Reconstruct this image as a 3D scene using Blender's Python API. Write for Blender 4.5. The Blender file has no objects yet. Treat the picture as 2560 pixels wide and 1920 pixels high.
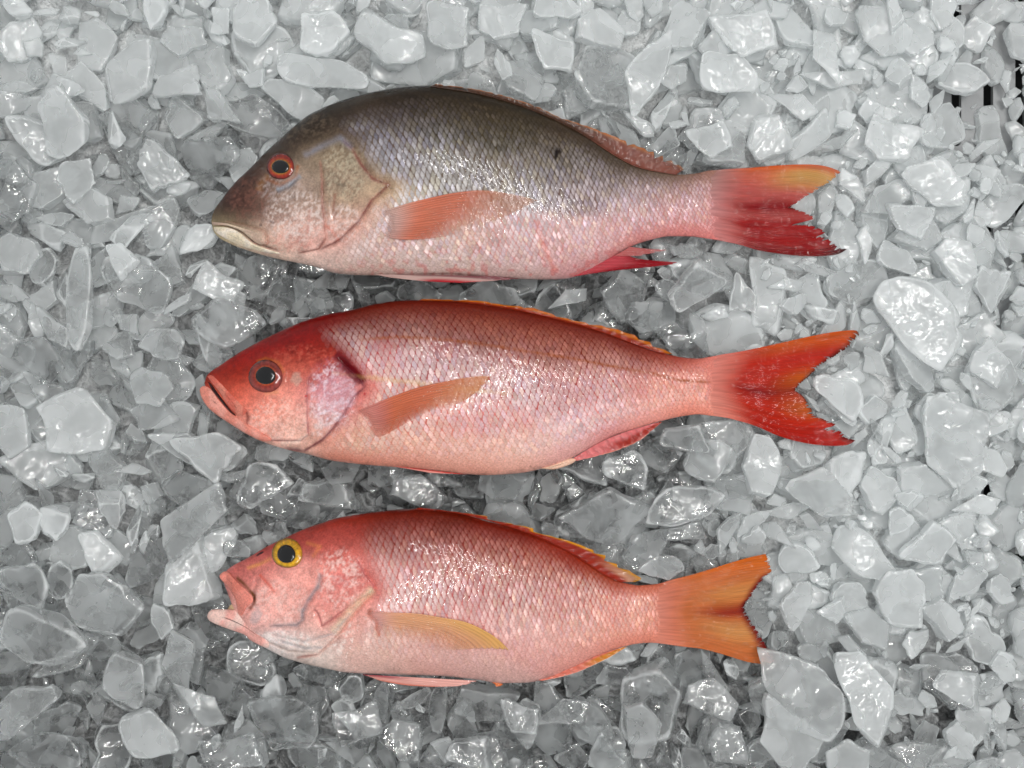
import bpy, bmesh, math
import numpy as np
from mathutils import Matrix, Vector, Euler

# ------------------------------------------------------------------ camera, light, exposure
S = 0.00025                 # metres per photo pixel (2560 wide) at the fishes' middle plane
ZR = 0.058                  # height of that plane above the crate floor
D = 0.74                    # camera height above it
sc = bpy.context.scene
col = sc.collection

cam = bpy.data.cameras.new('camera'); co = bpy.data.objects.new('camera', cam); col.objects.link(co)
co.location = (0, 0, ZR + D); co.rotation_euler = (0, 0, 0)
cam.sensor_width = 36; cam.lens = 36 * D / (2560 * S); cam.clip_start = 0.01; cam.clip_end = 50
sc.camera = co

w = bpy.data.worlds.new('World'); sc.world = w; w.use_nodes = True
w.node_tree.nodes['Background'].inputs[0].default_value = (0.975, 1.0, 1.015, 1)
w.node_tree.nodes['Background'].inputs[1].default_value = 0.31


def tube_lamp(x, y, z, length, width, power, rz=0.0, tint=(1, 0.99, 0.965)):
    l = bpy.data.lights.new('ceiling_tube', 'AREA'); l.shape = 'RECTANGLE'
    l.size = length; l.size_y = width; l.energy = power; l.color = tint
    o = bpy.data.objects.new('ceiling_tube', l); col.objects.link(o)
    o.location = (x, y, z)
    d = Vector((0, 0, ZR)) - Vector((x, y, z))
    o.rotation_euler = d.to_track_quat('-Z', 'Y').to_euler()
    o.rotation_euler.rotate_axis('Z', rz)
    return o


tube_lamp(0.10, -0.08, 1.70, 1.2, 0.035, 11.0)
tube_lamp(0.30, 0.42, 1.55, 1.2, 0.035, 8.0)

sc.view_settings.view_transform = 'Standard'; sc.view_settings.look = 'None'
sc.view_settings.exposure = 0.36; sc.view_settings.gamma = 1.0
sc.render.engine = 'CYCLES'
cy = sc.cycles
cy.max_bounces = 13; cy.transmission_bounces = 11; cy.diffuse_bounces = 6; cy.glossy_bounces = 3
cy.transparent_max_bounces = 12; cy.caustics_reflective = True; cy.caustics_refractive = True
cy.sample_clamp_indirect = 4.0; cy.blur_glossy = 0.6
cy.use_adaptive_sampling = True; cy.adaptive_threshold = 0.03
cy.use_denoising = True
try:
    cy.denoiser = 'OPENIMAGEDENOISE'; cy.denoising_prefilter = 'ACCURATE'
except Exception:
    pass

# ------------------------------------------------------------------ helpers
rng = np.random.default_rng(11)


def lin(c):
    c = np.asarray(c, float) / 255.0
    return np.where(c <= 0.04045, c / 12.92, ((c + 0.055) / 1.055) ** 2.4)


def world(px, py, z):
    k = (D - (np.asarray(z) - ZR)) / D * S
    return (np.asarray(px, float) - 1280) * k, (960 - np.asarray(py, float)) * k


def sstep(a, b, x):
    t = np.clip((np.asarray(x, float) - a) / (b - a), 0, 1)
    return t * t * (3 - 2 * t)


def pchip(x, y, xq):
    x = np.asarray(x, float); y = np.asarray(y, float)
    h = np.diff(x); d = np.diff(y) / h
    m = np.zeros(len(x)); m[0] = d[0]; m[-1] = d[-1]
    for i in range(1, len(x) - 1):
        if d[i - 1] * d[i] > 0:
            w1 = 2 * h[i] + h[i - 1]; w2 = h[i] + 2 * h[i - 1]
            m[i] = (w1 + w2) / (w1 / d[i - 1] + w2 / d[i])
    i = np.clip(np.searchsorted(x, xq) - 1, 0, len(h) - 1)
    t = np.clip((xq - x[i]) / h[i], 0, 1)
    return ((2 * t**3 - 3 * t**2 + 1) * y[i] + (t**3 - 2 * t**2 + t) * h[i] * m[i]
            + (-2 * t**3 + 3 * t**2) * y[i + 1] + (t**3 - t**2) * h[i] * m[i + 1])


def curve(pts, n, ts=None):
    """points along a smooth line through pts at even arc length (or at ts)"""
    p = np.asarray(pts, float)
    q = [p[0]]
    for i in range(len(p) - 1):
        a = p[max(i - 1, 0)]; b = p[i]; c = p[i + 1]; d = p[min(i + 2, len(p) - 1)]
        for t in np.linspace(0, 1, 9)[1:]:
            q.append(0.5 * ((2 * b) + (c - a) * t + (2 * a - 5 * b + 4 * c - d) * t * t + (3 * b - a - 3 * c + d) * t**3))
    q = np.array(q); L = np.r_[0, np.cumsum(np.hypot(*np.diff(q, axis=0).T))]; L /= L[-1]
    ts = np.linspace(0, 1, n) if ts is None else ts
    return np.c_[np.interp(ts, L, q[:, 0]), np.interp(ts, L, q[:, 1])]


_tab = np.random.default_rng(5).random((256, 256))


def vnoise(x, y, s, o=0):
    x = np.asarray(x, float) / s + 17.3 * o; y = np.asarray(y, float) / s + 41.7 * o
    i = np.floor(x).astype(int); j = np.floor(y).astype(int); fx = x - i; fy = y - j
    fx = fx * fx * (3 - 2 * fx); fy = fy * fy * (3 - 2 * fy)
    g = lambda a, b: _tab[a % 256, b % 256]
    return (g(i, j) * (1 - fx) + g(i + 1, j) * fx) * (1 - fy) + (g(i, j + 1) * (1 - fx) + g(i + 1, j + 1) * fx) * fy


def pdist(px, py, line):
    """distance to a polyline and the side (positive = to the right when looking along it, in picture axes)"""
    line = np.asarray(line, float); shp = np.shape(px)
    x = np.ravel(px); y = np.ravel(py)
    best = np.full(x.shape, 1e9); side = np.zeros(x.shape); along = np.zeros(x.shape)
    n = len(line) - 1
    for k in range(n):
        a = line[k]; b = line[k + 1]; d = b - a
        t = np.clip(((x - a[0]) * d[0] + (y - a[1]) * d[1]) / (d @ d + 1e-9), 0, 1)
        dx = x - a[0] - t * d[0]; dy = y - a[1] - t * d[1]; r = np.hypot(dx, dy)
        m = r < best
        best = np.where(m, r, best); side = np.where(m, np.sign(d[0] * dy - d[1] * dx), side)
        along = np.where(m, (k + t) / n, along)
    return best.reshape(shp), side.reshape(shp), along.reshape(shp)


def inside(px, py, poly):
    poly = np.asarray(poly, float); c = np.zeros(np.shape(px), bool)
    j = len(poly) - 1
    for i in range(len(poly)):
        xi, yi = poly[i]; xj, yj = poly[j]
        c ^= ((yi > py) != (yj > py)) & (px < (xj - xi) * (py - yi) / (yj - yi + 1e-12) + xi)
        j = i
    return c


def mesh_obj(name, V, F, mat, parent=None, colr=None, attrs=None, smooth=True):
    me = bpy.data.meshes.new(name)
    V = np.asarray(V, np.float32)
    if isinstance(F, np.ndarray):
        k = F.shape[1]
        me.vertices.add(len(V)); me.vertices.foreach_set('co', V.ravel())
        me.loops.add(F.size); me.loops.foreach_set('vertex_index', F.ravel().astype(np.int32))
        me.polygons.add(len(F)); me.polygons.foreach_set('loop_start', (np.arange(len(F)) * k).astype(np.int32))
        me.update(calc_edges=True)
    else:
        me.from_pydata([tuple(v) for v in V], [], F)
    if smooth:
        me.polygons.foreach_set('use_smooth', np.ones(len(me.polygons), bool))
    if colr is not None:
        c = np.ones((len(V), 4), np.float32); c[:, :colr.shape[1]] = colr
        a = me.color_attributes.new('Col', 'FLOAT_COLOR', 'POINT'); a.data.foreach_set('color', c.ravel())
    for nme, val in (attrs or {}).items():
        a = me.attributes.new(nme, 'FLOAT', 'POINT'); a.data.foreach_set('value', np.asarray(val, np.float32))
    me.materials.append(mat); me.update()
    o = bpy.data.objects.new(name, me); col.objects.link(o)
    if parent is not None:
        o.parent = parent
    return o


def grid_faces(nu, nv, close_v=False):
    i, j = np.meshgrid(np.arange(nu - 1), np.arange(nv if close_v else nv - 1), indexing='ij')
    i = i.ravel(); j = j.ravel(); j2 = (j + 1) % nv
    return np.c_[i * nv + j, (i + 1) * nv + j, (i + 1) * nv + j2, i * nv + j2]


def empty(name, loc, label, cat, group=None):
    o = bpy.data.objects.new(name, None); col.objects.link(o)
    o.empty_display_size = 0.02
    o['label'] = label; o['category'] = cat
    if group: o['group'] = group
    return o


# ------------------------------------------------------------------ materials
class NT:
    def __init__(s, name):
        s.m = bpy.data.materials.new(name); s.m.use_nodes = True
        s.t = s.m.node_tree; s.t.nodes.clear()
        s.out = s.n('ShaderNodeOutputMaterial')

    def n(s, typ, **kw):
        nd = s.t.nodes.new(typ)
        for k, v in kw.items(): setattr(nd, k, v)
        return nd

    def l(s, a, b): s.t.links.new(a, b)

    def math(s, op, a, b=None, clamp=False):
        nd = s.n('ShaderNodeMath', operation=op); nd.use_clamp = clamp
        for k, v in enumerate((a, b)):
            if v is None: continue
            if isinstance(v, (int, float)): nd.inputs[k].default_value = v
            else: s.l(v, nd.inputs[k])
        return nd.outputs[0]

    def ramp(s, f, lo, hi, a=0.0, b=1.0):
        nd = s.n('ShaderNodeMapRange'); nd.interpolation_type = 'SMOOTHSTEP'
        s.l(f, nd.inputs[0])
        for k, v in zip((1, 2, 3, 4), (lo, hi, a, b)): nd.inputs[k].default_value = v
        return nd.outputs[0]

    def noise(s, vec, scale, detail=3, rough=0.55, dist=0.0):
        nd = s.n('ShaderNodeTexNoise'); nd.inputs['Scale'].default_value = scale
        nd.inputs['Detail'].default_value = detail; nd.inputs['Roughness'].default_value = rough
        nd.inputs['Distortion'].default_value = dist
        if vec is not None: s.l(vec, nd.inputs['Vector'])
        return nd.outputs['Fac']

    def bump(s, h, strength, dist, normal=None):
        nd = s.n('ShaderNodeBump'); nd.inputs['Strength'].default_value = strength
        nd.inputs['Distance'].default_value = dist; s.l(h, nd.inputs['Height'])
        if normal is not None: s.l(normal, nd.inputs['Normal'])
        return nd.outputs[0]


def wet_skin(name, rough, sss, coat, bumpd, spec=0.5):
    t = NT(name)
    at = t.n('ShaderNodeVertexColor'); at.layer_name = 'Col'
    geo = t.n('ShaderNodeNewGeometry')
    p = t.n('ShaderNodeBsdfPrincipled')
    f1 = t.noise(geo.outputs['Position'], 900, 3)
    mul = t.n('ShaderNodeMix', data_type='RGBA', blend_type='MULTIPLY'); mul.inputs[0].default_value = 1
    t.l(at.outputs[0], mul.inputs[6])
    cr = t.ramp(f1, 0.25, 0.75, 0.80, 1.14)
    cmb = t.n('ShaderNodeCombineColor')
    for k in range(3): t.l(cr, cmb.inputs[k])
    t.l(cmb.outputs[0], mul.inputs[7])
    t.l(mul.outputs[2], p.inputs['Base Color'])
    p.inputs['Roughness'].default_value = rough
    p.inputs['Specular IOR Level'].default_value = spec
    if sss:
        p.inputs['Subsurface Weight'].default_value = sss
        p.inputs['Subsurface Radius'].default_value = (0.004, 0.0015, 0.001)
        p.inputs['Subsurface Scale'].default_value = 0.6
    p.inputs['Coat Weight'].default_value = coat
    p.inputs['Coat Roughness'].default_value = 0.045
    p.inputs['Coat IOR'].default_value = 1.36
    wv = t.noise(geo.outputs['Position'], 115, 2, 0.5)
    fine = t.noise(geo.outputs['Position'], 1100, 2, 0.6)
    h = t.math('ADD', t.math('MULTIPLY', wv, 1.0), t.math('MULTIPLY', fine, 0.012))
    b = t.bump(h, 1.0, bumpd)
    t.l(b, p.inputs['Coat Normal'])
    b2 = t.bump(fine, 0.5, bumpd * 0.12)
    t.l(b2, p.inputs['Normal'])
    t.l(p.outputs[0], t.out.inputs[0])
    return t.m


def fin_mat(name):
    t = NT(name)
    at = t.n('ShaderNodeVertexColor'); at.layer_name = 'Col'
    geo = t.n('ShaderNodeNewGeometry')
    p = t.n('ShaderNodeBsdfPrincipled'); t.l(at.outputs[0], p.inputs['Base Color'])
    p.inputs['Roughness'].default_value = 0.32
    p.inputs['Coat Weight'].default_value = 0.6; p.inputs['Coat Roughness'].default_value = 0.05; p.inputs['Coat IOR'].default_value = 1.35; p.inputs['Specular IOR Level'].default_value = 0.03
    wv = t.noise(geo.outputs['Position'], 170, 3)
    t.l(t.bump(wv, 1.0, 0.0013), p.inputs['Coat Normal'])
    tr = t.n('ShaderNodeBsdfTranslucent'); t.l(at.outputs[0], tr.inputs[0])
    mx = t.n('ShaderNodeMixShader'); mx.inputs[0].default_value = 0.14
    t.l(p.outputs[0], mx.inputs[1]); t.l(tr.outputs[0], mx.inputs[2])
    tp = t.n('ShaderNodeBsdfTransparent')
    mx2 = t.n('ShaderNodeMixShader'); t.l(at.outputs[1], mx2.inputs[0])
    t.l(tp.outputs[0], mx2.inputs[1]); t.l(mx.outputs[0], mx2.inputs[2])
    t.l(mx2.outputs[0], t.out.inputs[0])
    return t.m


def ice_mat():
    t = NT('ice')
    geo = t.n('ShaderNodeNewGeometry')
    ea = t.n('ShaderNodeAttribute', attribute_name='edge'); ra = t.n('ShaderNodeAttribute', attribute_name='milk')
    oa = t.n('ShaderNodeAttribute', attribute_name='milk'); oa.attribute_type = 'OBJECT'
    rnd = t.math('ADD', oa.outputs['Fac'], ra.outputs['Fac'])
    off = t.n('ShaderNodeVectorMath', operation='ADD'); t.l(geo.outputs['Position'], off.inputs[0])
    cb = t.n('ShaderNodeCombineXYZ'); t.l(t.math('MULTIPLY', rnd, 37.0), cb.inputs[0]); t.l(rnd, cb.inputs[2]); t.l(cb.outputs[0], off.inputs[1])
    pos = off.outputs[0]
    cloud = t.noise(pos, 65, 2, 0.5, 0.5)
    fine = t.noise(pos, 480, 3, 0.65)
    wave = t.noise(pos, 85, 2, 0.5)
    # how milky this piece is (regional shade included), milky veins inside it and frost on its broken edges
    milky = t.ramp(rnd, 0.0, 1.0, 0.02, 0.50)
    vein = t.ramp(cloud, 0.35, 0.75, 0.0, 0.26)
    frost = t.math('MULTIPLY', t.ramp(ea.outputs['Fac'], 0.40, 0.95, 0.0, 0.80), t.ramp(fine, 0.25, 0.6, 0.65, 1.0))
    f = t.math('ADD', t.math('ADD', milky, vein), frost, clamp=True)
    f = t.math('MINIMUM', f, 0.92)
    h = t.math('ADD', t.math('MULTIPLY', wave, 1.0), t.math('MULTIPLY', fine, 0.02))
    bmp = t.bump(h, 1.0, 0.0016)
    g = t.n('ShaderNodeBsdfPrincipled')
    g.inputs['Base Color'].default_value = (0.98, 0.99, 0.99, 1)
    g.inputs['Transmission Weight'].default_value = 1.0; g.inputs['IOR'].default_value = 1.2
    t.l(t.ramp(cloud, 0.3, 0.7, 0.12, 0.38), g.inputs['Roughness'])
    g.inputs['Coat Weight'].default_value = 0.55; g.inputs['Coat Roughness'].default_value = 0.03
    t.l(bmp, g.inputs['Coat Normal'])
    dd = t.n('ShaderNodeBsdfPrincipled')
    dd.inputs['Base Color'].default_value = (0.895, 0.92, 0.925, 1)
    dd.inputs['Roughness'].default_value = 0.5; dd.inputs['Specular IOR Level'].default_value = 0.2
    dd.inputs['Coat Weight'].default_value = 0.55; dd.inputs['Coat Roughness'].default_value = 0.03
    t.l(bmp, dd.inputs['Coat Normal'])
    tl = t.n('ShaderNodeBsdfTranslucent'); tl.inputs[0].default_value = (0.95, 0.97, 0.975, 1)
    d = t.n('ShaderNodeMixShader'); d.inputs[0].default_value = 0.5
    t.l(dd.outputs[0], d.inputs[1]); t.l(tl.outputs[0], d.inputs[2])
    m2 = t.n('ShaderNodeMixShader'); t.l(f, m2.inputs[0])
    t.l(g.outputs[0], m2.inputs[1]); t.l(d.outputs[0], m2.inputs[2])
    t.l(m2.outputs[0], t.out.inputs[0])
    return t.m


def slush_mat():
    """deep ice seen through the loose pieces: many frozen-together lumps, snowier or darkened as shade where the attribute says so"""
    t = NT('slush'); geo = t.n('ShaderNodeNewGeometry'); p = t.n('ShaderNodeBsdfPrincipled')
    sn = t.n('ShaderNodeAttribute', attribute_name='snow_shade')
    wob = t.n('ShaderNodeVectorMath', operation='ADD'); t.l(geo.outputs['Position'], wob.inputs[0])
    nz = t.n('ShaderNodeTexNoise'); nz.inputs['Scale'].default_value = 70; t.l(geo.outputs['Position'], nz.inputs['Vector'])
    sc_ = t.n('ShaderNodeVectorMath', operation='SCALE'); t.l(nz.outputs['Color'], sc_.inputs[0]); sc_.inputs['Scale'].default_value = 0.012
    t.l(sc_.outputs[0], wob.inputs[1])
    v = t.n('ShaderNodeTexVoronoi'); v.inputs['Scale'].default_value = 62; t.l(wob.outputs[0], v.inputs['Vector'])
    ve = t.n('ShaderNodeTexVoronoi', feature='DISTANCE_TO_EDGE'); ve.inputs['Scale'].default_value = 62; t.l(wob.outputs[0], ve.inputs['Vector'])
    sep = t.n('ShaderNodeSeparateColor'); t.l(v.outputs['Color'], sep.inputs[0])
    a = t.noise(geo.outputs['Position'], 120, 4, 0.6)
    base = t.math('ADD', t.math('MULTIPLY', sep.outputs[0], 0.15), t.math('MULTIPLY', a, 0.10))
    rim = t.ramp(ve.outputs['Distance'], 0.0, 0.10, 0.16, 0.0)
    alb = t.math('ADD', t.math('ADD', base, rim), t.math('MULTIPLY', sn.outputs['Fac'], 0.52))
    cc = t.n('ShaderNodeCombineColor')
    t.l(alb, cc.inputs[0]); t.l(t.math('MULTIPLY', alb, 1.015), cc.inputs[1]); t.l(t.math('MULTIPLY', alb, 1.02), cc.inputs[2])
    t.l(cc.outputs[0], p.inputs['Base Color']); p.inputs['Roughness'].default_value = 0.22
    sub = t.n('ShaderNodeVectorMath', operation='SUBTRACT'); t.l(v.outputs['Color'], sub.inputs[0]); sub.inputs[1].default_value = (.5, .5, .5)
    dt = t.n('ShaderNodeVectorMath', operation='DOT_PRODUCT'); t.l(sub.outputs[0], dt.inputs[0]); t.l(wob.outputs[0], dt.inputs[1])
    h = t.math('ADD', t.math('MULTIPLY', dt.outputs['Value'], 14.0), t.math('MULTIPLY', a, 0.4))
    t.l(t.bump(h, 1.0, 0.02), p.inputs['Normal'])
    t.l(p.outputs[0], t.out.inputs[0]); return t.m


def plastic(name, rgb, rough):
    t = NT(name); p = t.n('ShaderNodeBsdfPrincipled'); geo = t.n('ShaderNodeNewGeometry')
    nz = t.noise(geo.outputs['Position'], 60, 4)
    mx = t.n('ShaderNodeMix', data_type='RGBA'); t.l(nz, mx.inputs[0])
    mx.inputs[6].default_value = (*[c * 0.8 for c in rgb], 1); mx.inputs[7].default_value = (*[min(c * 1.15, 1) for c in rgb], 1)
    t.l(mx.outputs[2], p.inputs['Base Color']); p.inputs['Roughness'].default_value = rough
    t.l(t.bump(t.noise(geo.outputs['Position'], 900, 2), 0.4, 0.0004), p.inputs['Normal'])
    t.l(p.outputs[0], t.out.inputs[0]); return t.m


SKIN = wet_skin('fish_skin', 0.42, 0.06, 1.0, 0.0008, 0.05)
SCALE = wet_skin('fish_scale', 0.40, 0.0, 0.6, 0.0007, 0.03)
EYE = wet_skin('fish_eye', 0.2, 0.0, 1.0, 0.0004)
FIN = fin_mat('fish_fin')
ICE = ice_mat(); SLUSH = slush_mat()
CRATE = plastic('grey_crate_plastic', (0.27, 0.275, 0.28), 0.35)
DARK = plastic('dark_table', (0.012, 0.012, 0.013), 0.6)

# ------------------------------------------------------------------ setting: table below, crate floor with slots
mesh_obj('table', [(-1, -1, -0.03), (1, -1, -0.03), (1, 1, -0.03), (-1, 1, -0.03)], [(0, 1, 2, 3)], DARK)['kind'] = 'structure'


def crate_floor(parent):
    """a plate with rows of round-ended slots, cut as strips between the holes"""
    bm = bmesh.new()
    px_, sw, py_, sl = 0.0215, 0.0066, 0.081, 0.062     # slot pitch, width, row pitch, length
    x0 = 0.2995 - 30 * px_; y0 = 0.2723 - 8 * py_
    nseg = 8
    def rect(a, b, c, d):
        bm.faces.new([bm.verts.new(p) for p in ((a, b, 0), (c, b, 0), (c, d, 0), (a, d, 0))])
    for r in range(10):
        for c in range(36):
            cx = x0 + c * px_; cyy = y0 + r * py_
            X0, X1, Y0, Y1 = cx - px_ / 2, cx + px_ / 2, cyy - py_ / 2, cyy + py_ / 2
            rect(X0, Y0, cx - sw / 2, Y1); rect(cx + sw / 2, Y0, X1, Y1)
            hole = []
            for s, base, yr in ((1, 0.0, Y1), (-1, math.pi, Y0)):
                arc = [(cx + sw / 2 * math.cos(base + math.pi * k / nseg), cyy + s * (sl / 2 - sw / 2) + sw / 2 * math.sin(base + math.pi * k / nseg)) for k in range(nseg + 1)]
                vs = [bm.verts.new((x, y, 0)) for x, y in arc]
                bm.faces.new([bm.verts.new((cx + s * sw / 2, yr, 0)), bm.verts.new((cx - s * sw / 2, yr, 0))] + vs[::-1])
                hole += arc
            top = [bm.verts.new((x, y, 0)) for x, y in hole]; low = [bm.verts.new((x, y, -0.004)) for x, y in hole]
            for k in range(len(hole)):
                k2 = (k + 1) % len(hole); bm.faces.new((top[k], top[k2], low[k2], low[k]))
    me = bpy.data.meshes.new('slotted_floor'); bm.to_mesh(me); bm.free(); me.materials.append(CRATE)
    o = bpy.data.objects.new('slotted_floor', me); col.objects.link(o); o.parent = parent


crate = empty('crate', (0, 0, 0), 'grey plastic crate floor with rows of black slots under the ice', 'crate')
crate_floor(crate)


# ------------------------------------------------------------------ fish
class Fish:
    pass


def pigment(c, sat=1.15, dk=0.33):
    """deeper, more saturated dark pigments"""
    l = (c * np.array((.25, .6, .15))).sum(-1, keepdims=True)
    c = l + (c - l) * sat
    return np.clip(c * 0.90 * np.clip(l / 0.34, 0.02, 1)**dk, 0.002, 1)


def body_setup(f):
    tp = np.array(f.top, float); bt = np.array(f.bot, float)
    f.x0 = tp[0, 0]; f.x1 = tp[-1, 0]
    f.ytop = lambda x: pchip(tp[:, 0], tp[:, 1], x)
    f.ybot = lambda x: pchip(bt[:, 0], bt[:, 1], x)
    th = np.array(f.thick, float)
    f.T = lambda x: pchip(th[:, 0] * (f.x1 - f.x0) + f.x0, th[:, 1] * f.tmax, x)     # px
    f.zc = lambda x: -(f.tmax - f.T(x)) * 0.62                                     # px, relative to ZR
    f.smp = np.array([s[:2] for s in f.colours], float); f.scol = pigment(lin([s[2] for s in f.colours]), f.sat, f.dk); f.ccol = pigment(f.ccol, f.sat, f.dk) * np.where(f.ccol.mean(-1, keepdims=True) > 0.35, 0.93, 0.84)


def base_colour(f, px, py, pts=None, cols=None, sig=34.0):
    pts = f.smp if pts is None else pts; cols = f.scol if cols is None else cols
    d2 = (px[..., None] - pts[:, 0])**2 * 0.55 + (py[..., None] - pts[:, 1])**2 * 1.35
    wgt = np.exp(-d2 / (2 * sig**2)) + 1.0 / (d2 / 900 + 1)**3 * 0.02
    return (wgt[..., None] * cols).sum(-2) / wgt.sum(-1)[..., None]


def relief(f, px, py):
    z = np.zeros(np.shape(px))
    for line, hi, lo, wid in f.flaps:
        d, s, a = pdist(px, py, line)
        fade = sstep(0, 0.08, a) * sstep(1, 0.92, a)
        z = z + fade * np.where(s < 0, -1.9 * lo * np.exp(-(d / (wid * 0.9))**2), 1.7 * hi * np.exp(-(d / (wid * 2.0))**2))
    for line, dep, wid in f.grooves:
        d, s, a = pdist(px, py, line)
        z = z - 1.7 * dep * np.exp(-(d / wid)**2) * (0.4 + 0.6 * np.sin(np.pi * np.clip(a, 0.03, .97)))
    ex, ey, ro = f.eye[:3]
    r = np.hypot(px - ex, py - ey)
    z = z + 3.5 * np.exp(-((r - ro * 1.12) / (ro * 0.22))**2) - 5 * sstep(ro * 1.05, ro * 0.7, r)
    for (bx, by, rx, ry, hh) in f.bulges:
        z = z + hh * np.exp(-(((px - bx) / rx)**2 + ((py - by) / ry)**2))
    return z


def surf(f, px, py, rel=True):
    """height in px of the upper flank above ZR"""
    t = f.ytop(px); b = f.ybot(px); m = (t + b) / 2; h = np.maximum((b - t) / 2, 1e-3)
    e = np.clip((py - m) / h, -0.9999, 0.9999)
    z = f.zc(px) + f.T(px) * (1 - np.abs(e)**2.15)**0.56
    if rel: z = z + relief(f, px, py) * sstep(1.0, 0.82, np.abs(e))
    return z


def pw(px, py, zpx):
    z = ZR + np.asarray(zpx) * S
    x, y = world(px, py, z)
    return np.stack([x, y, z], -1)


def paint(f, px, py, c):
    for line, wid, rgb, amt in f.lines:
        d, s, a = pdist(px, py, line)
        k = amt * np.exp(-(d / wid)**2) * sstep(0, 0.06, a) * sstep(1, 0.94, a)
        k = k * (0.55 + 0.6 * vnoise(px, py, 14, 3))
        c = c + (lin(rgb) - c) * np.clip(k, 0, 1)[..., None]
    for (bx, by, rx, ry, ang, rgb, amt) in f.blots:
        ca, sa = math.cos(ang), math.sin(ang)
        u = (px - bx) * ca + (py - by) * sa; v = -(px - bx) * sa + (py - by) * ca
        r = np.hypot(u / rx, v / ry) + 0.5 * (vnoise(px, py, 9, 5) - 0.5)
        c = c + (lin(rgb) - c) * (amt * sstep(1.25, 0.65, r))[..., None]
    return c


def specks(f, px, py, c):
    for (bx, by, rx, ry, size, rgb, amt) in f.specks:
        e = sstep(1.15, 0.7, np.hypot((px - bx) / rx, (py - by) / ry))
        n = 0.6 * vnoise(px, py + 0.35 * px, size, 14) + 0.4 * vnoise(px - 0.5 * py, py, size * 0.55, 15)
        k = 0.9 * amt * e * sstep(0.32, 0.82, n)
        c = c + (lin(rgb) - c) * k[..., None]
    return c


def mottle(px, py, c, amt, sizes=(7, 18, 45)):
    n = sum(vnoise(px, py, s, k) - 0.5 for k, s in enumerate(sizes)) / len(sizes) * 2
    return np.clip(c * (1 + amt * n)[..., None], 0, 1)


def build_body(f, root):
    nx, nt, nl = 560, 210, 40
    u = np.linspace(0, 1, nx); xs = f.x0 + (f.x1 - f.x0) * (0.30 * u**2.2 + 0.70 * u)
    th = np.linspace(0, np.pi, nt)
    t = f.ytop(xs); b = f.ybot(xs); m = (t + b) / 2; h = np.maximum((b - t) / 2, 0.4)
    # finer towards the rims so that the edge stays round
    e = -np.cos(th); e = np.sign(e) * np.abs(e)**0.9
    PX = np.repeat(xs[:, None], nt, 1); PY = m[:, None] + h[:, None] * e[None]
    Z = surf(f, PX, PY)
    Z[:, 0] = Z[:, -1] = f.zc(xs)
    tl = np.linspace(np.pi, 2 * np.pi, nl + 2)[1:-1]; el = -np.cos(tl)
    LX = np.repeat(xs[:, None], nl, 1); LY = m[:, None] + h[:, None] * el[None]
    LZ = f.zc(LX) - f.T(LX) * (1 - np.abs(el[None])**2.15)**0.56
    AX = np.c_[PX, LX]; AY = np.c_[PY, LY]; AZ = np.c_[Z, LZ]
    V = pw(AX, AY, AZ)
    F = grid_faces(nx, nt + nl, True)
    c = base_colour(f, AX, AY)
    c = mottle(AX, AY, c, 0.40, (5, 10, 24))
    c = f.tone(AX, AY, c)
    c = specks(f, AX, AY, c)
    c = paint(f, AX, AY, c)
    Vf = V.reshape(-1, 3); nv = nt + nl
    caps = []
    F = F[:, ::-1]
    me_o = mesh_obj('body', Vf, np.ascontiguousarray(F), SKIN, root, c.reshape(-1, 3))
    return me_o


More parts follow.
